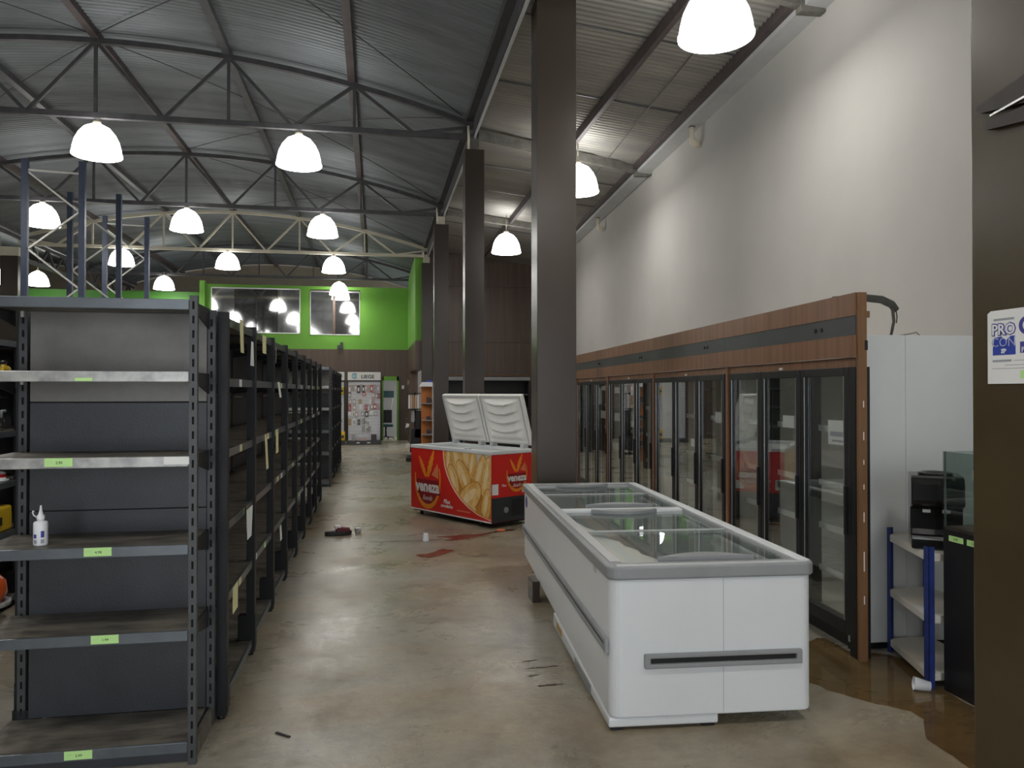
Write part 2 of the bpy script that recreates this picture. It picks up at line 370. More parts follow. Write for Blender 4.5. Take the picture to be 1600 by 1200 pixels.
# back wall: brown panels below, green mezzanine front above
YB = 26.0
wb = BX((-9.3, YB, 0, 0.22, YB + 0.12, 3.03), (0.76, YB, 0, 1.3, YB + 0.12, 3.03), (0.22, YB, 2.14, 0.76, YB + 0.12, 3.03))
struct(wb.build('wall_back', M['wood_wall']))
g = BX((-5.45, YB, 3.03, 1.3, YB + 0.12, 3.52), (-5.45, YB, 3.52, -5.22, YB + 0.12, 5.0), (-2.44, YB, 3.52, -2.13, YB + 0.12, 5.0),
       (-0.52, YB, 3.52, 1.3, YB + 0.12, 5.0), (-5.45, YB, 5.0, 1.3, YB + 0.12, 5.10), (-5.56, YB - 0.06, 3.03, -5.40, YB + 0.12, 5.2))
struct(g.build('wall_back_green', M['green']))
struct(BX((-19, YB + 0.3, 3.03, -5.56, YB + 0.42, 4.86), ).build('wall_back_left', M['green_dark']))
struct(BX((-19, YB + 0.3, 0, -9.3, YB + 0.42, 3.03), ).build('wall_back_left_lower', M['wood_wall']))
def window(nm, x0, x1, z0, z1, cols):
    fr = MB(); t = 0.025
    fr.box(x0, YB - 0.015, z0, x1, YB + 0.05, z0 + t).box(x0, YB - 0.015, z1 - t * 1.5, x1, YB + 0.05, z1).box(x0, YB - 0.015, z0, x0 + t, YB + 0.05, z1).box(x1 - t, YB - 0.015, z0, x1, YB + 0.05, z1)
    o = struct(fr.build(nm, M['silver']))
    n = len(cols)
    for i, c in enumerate(cols):
        a = x0 + t + (x1 - x0 - 2 * t) * i / n; b = x0 + t + (x1 - x0 - 2 * t) * (i + 1) / n
        BX((a + 0.004, YB + 0.012 * (i % 2), z0 + t, b - 0.004, YB + 0.02 + 0.012 * (i % 2), z1 - t)).build('pane', c, o)
    return o
w1 = window('window_1', -5.22, -2.44, 3.53, 5.0, [M['mirror'], M['mirror_dk'], M['mirror_dk'], M['mirror']])
BX((-3.84, YB - 0.02, 3.55, -3.82, YB, 4.96)).build('mullion', M['black'], w1)
MB().tube([(-3.83, YB - 0.05, 4.05), (-3.83, YB - 0.01, 4.05)], 0.05, 12).build('lock', M['steel'], w1)
w2 = window('window_2', -2.13, -0.52, 3.5, 4.95, [M['mirror'], M['mirror'], M['mirror_dk'], M['mirror_dk']])
BX((-1.40, YB - 0.02, 3.52, -1.32, YB + 0.005, 4.92)).build('mullion', M['wood_wall'], w2)
BX((-0.58, YB - 0.03, 3.72, -0.56, YB, 3.9)).build('handle', M['silver'], w2)
# back room gable far behind the mezzanine
struct(BX((-19, Y1, 0, 1.6, Y1 + 0.12, 6.6), ).build('wall_gable', M['tan_wall']))
# green side wall, right of the back part, with a wide opening below
sw = BX((1.06, 21.1, 3.03, 1.3, YB, 5.36), )
struct(sw.build('wall_side_green', M['green']))
sw = BX((1.06, 21.1, 2.25, 1.3, YB, 3.03), (1.06, 24.2, 0, 1.3, YB, 2.25))
struct(sw.build('wall_side_lower', M['wood_wall']))
struct(BX((1.3, 25.0, 0, 5.6, 25.12, 3.03), ).build('wall_store_back', M['grey_wall']))
struct(BX((5.4, 21.2, 0, 5.5, 25.0, 3.03), ).build('wall_store_right', M['grey_wall']))
# wood wall closing the right aisle, made of laminate panels
wa = struct(BX((1.3, 21.05, 0, 5.2, 21.2, 5.6), ).build('wall_aisle_back', M['wood_wall']))
for (z0, z1) in ((2.1, 2.98), (2.995, 4.52), (4.535, 5.3)):
    for (x0, x1) in ((1.48, 2.72), (2.725, 3.97), (3.975, 5.0)):
        BX((x0, 21.02, z0, x1, 21.05, z1)).build('panel', M['wood_wall'], wa)
BX((1.48, 20.98, 2.06, 5.0, 21.05, 2.10)).build('lower_rail', M['edge_wood'], wa)
struct(BX((-18.95, Y0, 0, -18.8, Y1, 5.7), ).build('wall_left', M['grey_wall']))
struct(BX((-19, Y0 - 0.1, 0, -3.2, Y0, 6.6), (3.6, Y0 - 0.1, 0, 6.5, Y0, 6.6), (-3.2, Y0 - 0.1, 3.2, 3.6, Y0, 6.6)).build('wall_front', M['grey_wall']))  # unseen front wall, added to cut the daylight down to the entrance opening
# little back room seen through the green doorway
d1 = struct(BX((0.70, YB - 0.02, 0, 0.76, YB + 0.14, 2.14), (0.22, YB - 0.02, 0, 0.26, YB + 0.14, 2.14), (0.22, YB - 0.02, 2.0, 0.76, YB + 0.14, 2.14)).build('door_1', M['green']))
struct(BX((-1.0, 28.3, 0, 1.5, 28.4, 3.0)).build('wall_room_back', M['grey_wall']))
struct(BX((-1.0, 26.12, 2.95, 1.5, 28.3, 3.0)).build('ceiling_back_room', M['grey_wall']))

# ================================================================== PILLARS
def pillar(label, x0, y0, x1, y1, z1, cap, loc_label=None):
    t = thing('pillar', label, 'pillar', ((x0 + x1) / 2, (y0 + y1) / 2, 0), 0, 'brown clad pillars')
    w, d = (x1 - x0) / 2, (y1 - y0) / 2
    BX((-w, -d, 0, w, d, z1)).build('cladding', M['pillar'], t, bevel=0.004)
    if cap:
        BX((-w * 0.55, -d * 0.6, z1, w * 0.5, d * 0.6, z1 + 0.17)).build('post_head', cap, t)
        MB().tube([(-w * 0.6, -d * 0.7, z1), (-w * 0.6, -d * 0.7, z1 + 0.16), (-w * 0.62, -d * 0.7, z1 + 0.34)], 0.018, 6).build('conduit', M['pvc'], t)
    return t
pillar('nearest brown clad pillar rising behind the white island freezer', 1.515, 7.16, 1.90, 7.44, 5.44, None)
pillar('second brown clad pillar behind the red chest freezer', 1.245, 10.82, 1.52, 11.10, 5.09, M['concrete'])
pillar('third brown clad pillar beside the orange shelf', 1.18, 15.77, 1.475, 16.05, 5.08, M['cream'])
pillar('fourth brown clad pillar against the green side wall', 1.22, 20.72, 1.50, 21.0, 5.1, M['cream'])
t = pillar('brown pillar at far left with cream head under the lattice girder', -9.08, 20.72, -8.68, 21.0, 4.98, None)
BX((-0.25, -0.16, 4.98, 0.22, 0.16, 5.2)).build('post_head', M['cream'], t)
# big glossy column at the right edge of the picture
t = thing('clad_column', 'glossy olive brown column at the far right carrying a printed notice', 'pillar', (1.85, 1.45, 0))
BX((-0.15, -0.5, 0, 0.15, 0.505, 5.3)).build('cladding', M['pillar_gloss'], t, bevel=0.003)
sh = MB()
def shard(p):     # torn strips curling off the cladding, on the face that looks left
    sh.prism(p, -0.004, -0.022, lambda y, z, x: (-0.15 + x, y - 1.45, z))
shard([(1.919, 2.453), (1.894, 2.433), (1.69, 2.40), (1.69, 2.50), (1.77, 2.479)])
shard([(1.887, 2.394), (1.874, 2.379), (1.69, 2.352), (1.69, 2.405), (1.79, 2.400), (1.86, 2.402)])
sh.build('torn_strip', M['torn'], t)
s2 = MB(); s2.bar((-0.176, 1.855 - 1.45, 2.412), (-0.176, 1.70 - 1.45, 2.425), 0.005, 0.006); s2.build('bright_edge', M['silver'], t)
# notice: flat print stuck on the column
po = thing('notice_poster', 'white printed consumer notice taped on the glossy column', 'poster', (1.697, 1.893, 1.67))
def PO(u, v, w=0.0): return (-w, -u, v)      # u runs right, v up, w towards the viewer
m = MB(); m.prism([(0, 0), (0.30, 0), (0.30, 0.203), (0.012, 0.203), (0, 0.196)], 0.0003, 0.0016, lambda u, v, w: PO(u, v, w)); m.build('sheet', M['paper'], po)
def pquad(name, m_, u0, v0, u1, v1, w=0.0022):
    q = MB(); q.prism([(u0, v0), (u1, v0), (u1, v1), (u0, v1)], 0.0016, w, lambda u, v, ww: PO(u, v, ww)); return q.build(name, m_, po)
R_, U_ = (0, -1, 0), (0, 0, 1)
pquad('print_line', M['print_grey'], 0.022, 0.174, 0.092, 0.180)
text('logo_outline', 'PRO', 0.042, M['print_navy'], po, PO(0.056, 0.148, 0.0019), R_, U_, bold=0.0034, sx=0.98)
text('logo_upper', 'PRO', 0.042, M['paper'], po, PO(0.056, 0.148, 0.0030), R_, U_, bold=0.0006, sx=0.98)
pquad('logo_band', M['print_blue'], 0.019, 0.079, 0.096, 0.100)
q = MB(); q.prism([(0.019, 0.098), (0.096, 0.098), (0.094, 0.130), (0.080, 0.130), (0.064, 0.118), (0.048, 0.130), (0.024, 0.128)], 0.0016, 0.0020, lambda u, v, w: PO(u, v, w)); q.build('logo_block', M['print_blue'], po)
text('logo_lower', 'CON', 0.036, M['paper'], po, PO(0.056, 0.113, 0.0028), R_, U_, bold=-0.0004, sx=1.0)
text('logo_lower_fill', 'CON', 0.036, M['print_blue'], po, PO(0.056, 0.113, 0.0034), R_, U_, bold=-0.0012, sx=1.0)
text('logo_state', 'SP', 0.017, M['paper'], po, PO(0.057, 0.089, 0.0030), R_, U_, bold=0.0006)
pquad('print_line', M['print_grey'], 0.018, 0.060, 0.082, 0.066)
for u0, v0, u1 in ((0.09, 0.062, 0.28), (0.06, 0.050, 0.28), (0.016, 0.041, 0.28)): pquad('print_line', M['print_grey'], u0, v0, u1, v0 + 0.0015)
lg = MB(); lg.prism([(0.131 + 0.024 * math.cos(i * PI / 12), 0.155 + 0.024 * math.sin(i * PI / 12)) for i in range(24)], 0.0016, 0.0022, lambda u, v, w: PO(u, v, w)); lg.build('round_mark', M['print_navy'], po)
lg = MB(); lg.prism([(0.135 + 0.015 * math.cos(i * PI / 12), 0.155 + 0.015 * math.sin(i * PI / 12)) for i in range(24)], 0.0022, 0.0027, lambda u, v, w: PO(u, v, w)); lg.build('round_mark', M['paper'], po)
pquad('blue_box', M['print_navy'], 0.111, 0.082, 0.20, 0.112)
text('box_text', 'P', 0.02, M['paper'], po, PO(0.121, 0.090, 0.003), R_, U_)
pquad('green_box', M['tag_green'], 0.111, 0.014, 0.20, 0.036)

# ================================================================== TRUSSES
def truss(y, label, m, xl=XC - HS, xr_=XC + HS, zlow=5.30):
    t = thing('roof_truss', label, 'truss', (XC, y, zlow), 0, 'arched roof trusses')
    n = 6; half = HS
    top = [(-half + i * 2 * half / n) for i in range(n + 1)]
    zt = lambda x: chord_z(x + XC) - zlow
    tc = MB(); pts = [-half + i * 2 * half / 24 for i in range(25)]
    for a, b in zip(pts, pts[1:]): tc.bar((a, 0, zt(a)), (b + 0.005, 0, zt(b)), 0.07, 0.07)
    tc.build('top_chord', m, t)
    MB().bar((-half, 0, 0), (half, 0, 0), 0.07, 0.075).build('bottom_chord', m, t)
    for i in range(n + 1):
        x = top[i]
        if 0 < i < n or m is M['cream']:
            MB().bar((x, 0, 0), (x, 0, zt(x)), 0.04, 0.04).build('vertical', m, t)
        for s in (-1, 1):
            xb = x + s * half / n
            if -half < xb < half:
                if i in (0, n):
                    MB().bar((x, 0, zt(x) - 0.02), (xb, 0, 0.02), 0.04, 0.04).build('diagonal', m, t)
                else:
                    MB().bar((x, 0, zt(x)), (xb, 0, 0), 0.045, 0.045).build('diagonal', m, t)
    return t
truss(10.95, 'nearest dark arched roof truss with two big lamps hanging from it', M['steel'])
truss(15.90, 'second dark arched roof truss behind the nearest one', M['steel'])
truss(20.85, 'cream painted arched roof truss in front of the green wall', M['cream'])
truss(25.45, 'dark arched truss showing above the green mezzanine front', M['steel'])
# lattice girder along the left pillar row
t = thing('lattice_girder', 'dark zigzag lattice girder running back from the left pillar', 'truss', (-8.7, 21.05, 4.93))
MB().bar((0, 0, 0.5), (0, 8.9, 0.5), 0.09, 0.09).build('top_chord', M['steel'], t)
MB().bar((0, 0, 0.02), (0, 8.9, 0.02), 0.09, 0.09).build('bottom_chord', M['steel'], t)
for i in range(9):
    for s in (0, 1):
        MB().bar((0, i * 0.98 + 0.49 * s, 0.02 + 0.48 * s), (0, i * 0.98 + 0.49 * (s + 1), 0.5 - 0.48 * s), 0.05, 0.05).build('brace', M['steel'], t)
MB().bar((0, -10, 0.5), (0, 0, 0.5), 0.09, 0.09).build('valley_beam', M['steel'], t)

# ================================================================== LAMPS
dome = MB(); dome.lathe([(0.300, 0.0), (0.302, 0.02), (0.292, 0.09), (0.268, 0.19), (0.225, 0.28), (0.16, 0.36), (0.085, 0.40), (0.0, 0.405)], n=32)
rim = MB(); rim.lathe([(0.296, -0.006), (0.308, -0.004), (0.310, 0.012), (0.300, 0.018), (0.296, -0.006)], n=32)
cap = MB(); cap.lathe([(0.0, 0.40), (0.055, 0.40), (0.05, 0.45), (0.028, 0.46), (0.0, 0.462)], n=16)
lamp0 = thing('pendant_lamp', 'proto', 'lamp', (0, 0, 0))
dome.build('acrylic_dome', M['lamp'], lamp0); rim.build('rim', M['lamp'], lamp0); cap.build('socket', M['lamp_cap'], lamp0)
MB().tube([(0, 0, 0.455), (0, 0, 0.53)], 0.012, 6).build('stem', M['lamp_cap'], lamp0)
index_kids()
LD = bpy.data.lights.new('lamp_bulb', 'AREA'); LD.shape = 'DISK'; LD.size = 0.5; LD.energy = LAMP_W; LD.color = (1.0, 0.965, 0.90)
first = [True]
def stem_to(r, top):
    MB().tube([(0, 0, 0.52), (0, 0, top - r.location.z)], 0.009, 6).build('long_stem', M['lamp_cap'], r)
def lamp(x, y, z, label, group='white dome pendants'):
    if first[0]:
        first[0] = False; r = lamp0; r.location = (x, y, z); r['label'] = label; r['group'] = group
    else: r = dup(lamp0, (x, y, z), label=label, group=group)
    L = bpy.data.objects.new('lamp_bulb', LD); C.objects.link(L); L.parent = r; L.location = (0, 0, -0.012)
    return r
for (x, y, z, l) in (
    (-3.64, 10.95, 4.77, 'large white dome lamp at upper left hanging from the nearest truss'),
    (-1.05, 10.95, 4.77, 'white dome lamp on the nearest truss, the one closer to the pillars'),
    (-6.24, 15.9, 4.80, 'white dome lamp on the second truss seen behind the blue rack frames'),
    (-3.65, 15.9, 4.80, 'white dome lamp at the middle of the second truss'),
    (-1.06, 15.9, 4.78, 'white dome lamp on the second truss, the one closest to the pillars'),
    (-6.34, 20.85, 4.84, 'white dome lamp on the cream truss behind the blue rack frames'),
    (-3.78, 20.85, 4.83, 'white dome lamp at the middle of the cream truss'),
    (-1.10, 20.85, 4.80, 'white dome lamp on the cream truss, the one closest to the pillars'),
    (-6.49, 25.4, 4.82, 'small far white dome lamp left of the mezzanine windows'),
    (-1.17, 25.4, 4.76, 'small far white dome lamp in front of the smaller mezzanine window'),
    (2.75, 5.9, 4.56, 'largest white dome lamp at the top edge above the right aisle'),
    (2.93, 10.95, 4.58, 'white dome lamp half hidden behind the nearest brown pillar'),
    (2.70, 15.9, 4.56, 'white dome lamp between the two brown pillars in the right aisle'),
    (-10.5, 24.0, 4.70, 'tiny far lamp at the left picture edge beyond the lattice girder'),
    (-9.85, 24.8, 4.78, 'tiny far lamp just right of the left brown pillar')):
    lamp(x, y, z, l)
for (x, y) in ((-1.05, 6.0), (-3.65, 6.0), (-6.25, 6.0), (-6.25, 10.95), (-1.05, 1.0), (-3.65, 1.0), (2.75, 1.0), (-12.5, 16), (-12.5, 9)):
    lamp(x, y, 4.78, 'white dome pendant lamp outside the picture nearer the entrance', 'white dome pendants out of the picture')
for o in list(C.objects):      # lamps that hang from the roof sheets get a longer stem
    if o.name.startswith('pendant_lamp') and o.parent is None:
        x, y, z = o.location
        if x > 1.4: stem_to(o, lean_z(x))
        elif x < -9: stem_to(o, left_z(x))
        elif y < 7 : stem_to(o, chord_z(x))
# ================================================================== GONDOLA SHELVING
LEV = [0.099, 0.590, 0.970, 1.360, 1.735, 2.055]
def slotted(mb_front, mb_dark, x0, x1, y, z0, z1, d, face=-1):
    """slotted upright: front skin with real slots, sides, dark web behind"""
    w = x1 - x0; c0 = x0 + w * 0.36; c1 = x1 - w * 0.36
    z = z0 + 0.03; p = 0.064; q = mb_front
    def quad(a, b, c, e): q.add([(a, y, c), (b, y, c), (b, y, e), (a, y, e)], [(0, 1, 2, 3)])
    quad(x0, c0, z0, z1); quad(c1, x1, z0, z1); last = z0
    while z + 0.034 < z1:
        quad(c0, c1, last, z); last = z + 0.034; z += p
    quad(c0, c1, last, z1)
    yb = y - face * d
    q.add([(x0, y, z0), (x0, yb, z0), (x0, yb, z1), (x0, y, z1)], [(0, 1, 2, 3)])
    q.add([(x1, y, z0), (x1, yb, z0), (x1, yb, z1), (x1, y, z1)], [(0, 1, 2, 3)])
    q.add([(x0, y, z1), (x1, y, z1), (x1, yb, z1), (x0, yb, z1)], [(0, 1, 2, 3)])
    mb_dark.box(x0 + 0.002, min(y - face * 0.012, yb), z0, x1 - 0.002, max(y - face * 0.012, yb), z1 - 0.002)
def end_unit(label, y_front, xl_, xr_, worn=True):
    dpt = 0.42; w = xr_ - xl_
    t = thing('gondola_end_shelf', label, 'shelf', (xl_, y_front, 0))
    for x0 in (0.0, w - 0.036):
        a, d = MB(), MB(); slotted(a, d, x0, x0 + 0.036, dpt - 0.03, 0.02, 2.05, 0.03)
        u = a.build('upright', M['slotted'], t); d.build('web', M['slot_dark'], u)
    a, d = MB(), MB(); slotted(a, d, w - 0.034, w, 0.0, 0.0, 2.075, 0.028)
    u = a.build('front_upright', M['slotted'], t); d.build('web', M['slot_dark'], u)
    for z0, z1 in ((0.10, 0.565), (0.572, 1.075), (1.082, 1.592), (1.60, 2.04)):
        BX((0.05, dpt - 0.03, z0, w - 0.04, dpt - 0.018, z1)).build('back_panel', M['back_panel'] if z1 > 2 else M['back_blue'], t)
        if z1 < 2: BX((0.05, dpt - 0.026, z1, w - 0.04, dpt - 0.014, z1 + 0.01)).build('panel_joint', M['slot_dark'], t)
    for k, z in enumerate(LEV):
        zt = z; 
        s = BX((-0.02, 0.012, zt - 0.028, w - 0.036, dpt - 0.035, zt)).build('shelf', M['shelf_top'], t)
        m_ = M['shelf_edge_w'] if (worn and k in (3, 4)) else M['shelf_edge']
        BX((-0.02, 0.0, zt - 0.045, w - 0.036, 0.012, zt + 0.002)).build('price_rail', m_, s, bevel=0.003)
        for xx in (-0.02, w - 0.034):       # tapered end bracket
            b = MB(); b.prism([(0.02, zt - 0.03), (dpt - 0.03, zt - 0.10), (dpt - 0.03, zt + 0.0), (0.02, zt + 0.0)], xx, xx + 0.006, lambda yy, zz, x: (x, yy, zz)); b.build('bracket', M['rack'], t)
    for xx in (0.036, ):                     # hooks of the shelf brackets on the left upright
        for z in LEV[1:]: BX((xx - 0.02, dpt - 0.055, z - 0.055, xx - 0.006, dpt - 0.03, z - 0.02)).build('hook', M['zinc'], t)
    BX((0.0, 0.04, 0.0, w - 0.036, 0.055, 0.055)).build('kick_plate', M['back_blue'], t)
    BX((-0.02, dpt - 0.03, 0.0, 0.05, dpt + 0.02, 0.14)).build('foot', M['rack'], t)
    BX((w - 0.04, 0.03, 0.0, w - 0.01, dpt + 0.03, 0.09)).build('foot', M['shelf_top'], t)
    return t
ec = end_unit('large dark end shelving unit at left front with a glue bottle on it', 3.60, -1.665, -0.78)
def ec_label(x, z, w, h, m_, txt=None, parent=ec):
    lx = x + 1.665
    o = BX((lx, -0.0035, z - h, lx + w, -0.0003, z)).build('price_label', m_, parent)
    if txt:
        text('print', txt, 0.016, M['print_dark'], o, (lx + w * 0.52, -0.0042, z - h * 0.55), (1, 0, 0), (0, 0, 1), depth=0.0003)
        text('print', '— —', 0.009, M['print_grey'], o, (lx + w * 0.18, -0.0042, z - h * 0.4), (1, 0, 0), (0, 0, 1), depth=0.0003)
    return o
for x, zi in ((-1.399, 3), (-1.241, 2), (-1.211, 1), (-1.315, 0)):
    ec_label(x, LEV[zi] + 0.001, 0.112, 0.037, M['tag_green'], '2,90' if zi == 3 else '4,98' if zi == 2 else '1,99' if zi == 1 else '2,99')
ec_label(-0.918, LEV[3] + 0.0, 0.106, 0.034, M['paper'])
ec_label(-1.28, LEV[4] - 0.028, 0.07, 0.014, M['tag_green'])

# the long double-sided row behind it: one thing per bay
PITCH = 0.957
bay0 = thing('gondola_shelf', 'proto', 'shelf', (-0.74, 4.0, 0))
def post(mb, x, y):
    mb.box(x - 0.05, y, 0.02, x, y + 0.055, 2.05)
def foot(mb, x, y, s):
    xa, xb = (x - 0.10, x + 0.004) if s > 0 else (x - 0.054, x + 0.05)
    mb.box(xa, y + 0.001, 0.045, xb, y + 0.068, 0.25)
for s, x in ((1, 0.0), (-1, -0.92)):
    p = MB(); post(p, x, 0); p.build('upright', M['rack'], bay0)
    p = MB(); foot(p, x, 0, s); f_ = p.build('foot', M['rack'], bay0, bevel=0.004)
    MB().tube([(x - 0.03, 0.03, 0.0), (x - 0.03, 0.03, 0.012), (x - 0.03, 0.03, 0.05)], [0.022, 0.018, 0.008], 8).build('leveler', M['black'], f_)
    for k, z in enumerate((0.095, 0.59, 0.965, 1.345, 1.715, 2.03)):
        xa, xb = (-0.46, -0.035) if s > 0 else (-0.915, -0.495)
        sh_ = BX((xa, 0.058, z - 0.03, xb, PITCH - 0.004, z)).build('shelf', M['shelf_top'], bay0)
        e0, e1 = (xb, xb + 0.012) if s > 0 else (xa - 0.012, xa)
        BX((e0, 0.058, z - 0.042, e1, PITCH - 0.004, z + 0.002)).build('price_rail', M['shelf_edge'], sh_)
        for yy in (0.059, PITCH - 0.010):
            b = MB(); b.prism([(xa, z), (xb, z), (xb, z - 0.035) if s > 0 else (xb, z - 0.09), (xa, z - 0.09) if s > 0 else (xa, z - 0.035)], yy, yy + 0.005, lambda xx, zz, y: (xx, y, zz)); b.build('bracket', M['rack'], bay0)
for z0, z1 in ((0.10, 0.565), (0.572, 1.075), (1.082, 1.592), (1.60, 2.03)):
    BX((-0.485, 0.042, z0, -0.47, PITCH - 0.002, z1)).build('back_panel', M['back_blue'], bay0)
BX((-0.50, 0.0, 0.0, -0.455, 0.04, 2.03)).build('centre_upright', M['rack'], bay0)
index_kids()
ORD = ['first', 'second', 'third', 'fourth', 'fifth', 'sixth', 'seventh', 'eighth', 'ninth', 'tenth']
bays = []
for i in range(8):
    lab = f'{ORD[i]} black shelving bay from the front in the long row beside the aisle'
    y = 4.06 + i * PITCH if i else 4.06
    x = -0.735 - 0.008 * i
    if i == 0: bay0.location = (x, y, 0); bay0['label'] = lab; bay0['group'] = 'bays of the long row'; bays.append(bay0)
    else: bays.append(dup(bay0, (x, y, 0), label=lab, group='bays of the long row'))
# closing frame of the row
for s, x in ((1, 0.0), (-1, -0.92)):
    p = MB(); post(p, x, PITCH); p.build('upright', M['rack'], bays[7]); p = MB(); foot(p, x, PITCH, s); p.box(x - 0.04, PITCH + 0.02, 0, x - 0.02, PITCH + 0.04, 0.05); p.build('foot', M['rack'], bays[7])
# price labels and hanging paper tags on the bays (parts of the bay they stick to)
def paper(bay, y, z0, z1, w, m_, skew=0.0, tilt=0.0, wt=None):
    ly = y - bay.location.y; x = 0.006; wt = wt or w
    q = MB(); q.prism([(ly - w / 2 + skew, z0), (ly + w / 2 + skew, z0), (ly + wt / 2, z1), (ly - wt / 2, z1)], 0, 0.002, lambda yy, zz, e: (x + e + tilt * (z1 - zz), yy, zz))
    q.build('paper_tag', m_, bay)
paper(bays[0], 4.42, 1.86, 2.04, 0.10, M['tag_yellow'], 0.0, 0.03)
paper(bays[0], 4.80, 1.80, 1.945, 0.13, M['paper'], -0.02, 0.02, 0.07)
paper(bays[1], 5.36, 1.90, 2.02, 0.16, M['tag_yellow'], -0.02, 0.03)
paper(bays[0], 4.72, 0.80, 0.965, 0.14, M['paper'], -0.06, 0.05, 0.22)
paper(bays[0], 4.26, 0.50, 0.63, 0.14, M['tag_yellow'], -0.03, 0.04)
paper(bays[2], 6.35, 0.47, 0.58, 0.10, M['paper'], -0.03, 0.08)
paper(bays[1], 5.45, 1.12, 1.33, 0.10, M['tag_yellow'], 0.0, 0.05)
paper(bays[2], 6.12, 1.18, 1.33, 0.14, M['tag_yellow'], -0.05, 0.05)
paper(bays[2], 6.2, 1.60, 1.72, 0.12, M['paper'], 0.08, 0.05)
paper(bays[2], 6.05, 1.86, 1.98, 0.012, M['zinc'], -0.07, 0.06)
random.seed(3)
for i in range(8):
    for z in (1.715, 1.345, 0.59, 0.965):
        for k in range(2):
            if random.random() < 0.62:
                y = bays[i].location.y + 0.15 + random.random() * 0.6
                ly = y - bays[i].location.y
                BX((-0.023, ly, z - 0.04, -0.0215, ly + 0.075, z)).build('price_label', random.choice([M['tag_yellow'], M['tag_yellow'], M['paper'], M['tag_green']]), bays[i])
# second row further back
index_kids()
ec2 = dup(ec, (-1.64, 13.55, 0), label='dark end shelving unit of the far row facing the camera')
for ch in list(ec2.children):
    if ch.name.startswith('price_label'):
        for g2 in list(ch.children): bpy.data.objects.remove(g2)
        bpy.data.objects.remove(ch)
kids.clear(); index_kids()
plain = [c for c in kids[bay0.name] if not c.name.startswith(('paper_tag', 'price_label'))]
kids[bay0.name] = plain
for i in range(5):
    dup(bay0, (-0.77, 14.05 + i * PITCH, 0), label=f'{ORD[i]} black shelving bay of the far row behind the far end unit', group='bays of the far row')
# shelving across the left aisle, only a strip of it shows
lefts = []
for i in range(5):
    lefts.append(dup(bay0, (-2.70, 4.6 + i * PITCH, 0), label=f'{ORD[i]} black shelving bay across the left aisle, behind the end unit', group='bays across the left aisle'))

# glue bottle on the end unit
gb = thing('glue_bottle', 'small white glue bottle with pointed nozzle on the end shelf', 'bottle', (-1.452, 3.70, LEV[2] + 0.001))
MB().lathe([(0, 0), (0.027, 0.0), (0.029, 0.006), (0.029, 0.096), (0.026, 0.104), (0.014, 0.108), (0.014, 0.122), (0, 0.122)], n=20).build('body', M['cup'], gb)
MB().lathe([(0.016, 0.114), (0.017, 0.13), (0.010, 0.136), (0.0055, 0.155), (0.0035, 0.175), (0, 0.175)], n=14).build('nozzle', M['cup'], gb)
MB().tube([(-0.014, -0.004, 0.124), (-0.026, -0.006, 0.132), (-0.031, -0.006, 0.146), (-0.026, -0.006, 0.152)], [0.003, 0.003, 0.003, 0.006], 6).build('cap_strap', M['cup'], gb)
for a0, h0, h1 in ((-2.25, 0.035, 0.052), (-1.2, 0.038, 0.066), (-2.2, 0.012, 0.028), (-1.2, 0.012, 0.03)):
    q = MB(); n = 5; vs = []
    for z in (h0, h1):
        for i in range(n): vs.append((0.0296 * math.cos(a0 + i * 0.12), 0.0296 * math.sin(a0 + i * 0.12), z))
    q.add(vs, [(i, i + 1, n + i + 1, n + i) for i in range(n - 1)]); q.build('print', M['print_navy'] if h0 > 0.03 else M['print_grey'], gb)

# goods on the shelves across the left aisle
def bottle(x, y, z, h, r, m_, capm, label, group=None, name='bottle'):
    t = thing(name, label, 'bottle', (x, y, z), 0, group)
    MB().lathe([(0, 0), (r, 0), (r, h * 0.62), (r * 0.85, h * 0.72), (r * 0.4, h * 0.80), (r * 0.4, h * 0.86), (0, h * 0.86)], n=14).build('body', m_, t)
    MB().lathe([(r * 0.45, h * 0.85), (r * 0.45, h), (0, h)], n=12).build('cap', capm, t)
    return t
for i in range(6):
    bottle(-2.86, 6.02 + i * 0.115, 1.717, 0.17, 0.05, M['yellow'], M['black'], f'{ORD[i]} yellow bottle from the front in the row on the left aisle shelf', 'yellow bottles across the left aisle')
t = thing('spray_gun', 'small grey spray gun standing on the left aisle shelf', 'tool', (-2.80, 6.42, 1.347))
MB().tube([(0, 0, 0), (0, 0, 0.10)], 0.022, 10).build('cup', M['clear'], t); MB().tube([(0, 0, 0.10), (0, 0, 0.15), (0, 0.06, 0.15)], 0.012, 8).build('gun', M['grey_plastic'], t)
t = BX((-0.08, -0.06, 0, 0.08, 0.12, 0.06)).build('red_carton', M['red'], None, (-2.86, 6.1, 1.347), bevel=0.006); tag(t, 'dark red carton lying on the left aisle shelf', 'box')
t = thing('tape_roll', 'pale tape reel with red label on the left aisle shelf', 'reel', (-2.82, 6.42, 0.967))
MB().lathe([(0.03, 0), (0.075, 0), (0.075, 0.012), (0.055, 0.015), (0.055, 0.075), (0.075, 0.078), (0.075, 0.09), (0.03, 0.09)], n=18).build('reel', M['cup'], t)
MB().lathe([(0.056, 0.03), (0.056, 0.055)], n=18).build('label_band', M['red'], t)
t = thing('power_tool', 'yellow and black power tool at the left picture edge', 'tool', (-2.83, 6.05, 0.967))
BX((-0.05, -0.1, 0, 0.05, 0.02, 0.09)).build('motor', M['yellow'], t, bevel=0.02); BX((-0.03, 0.0, 0, 0.03, 0.06, 0.06)).build('grip', M['black'], t, bevel=0.012)
t = thing('tool_case', 'yellow tool case with black latch on the left aisle shelf', 'case', (-2.86, 6.22, 0.592))
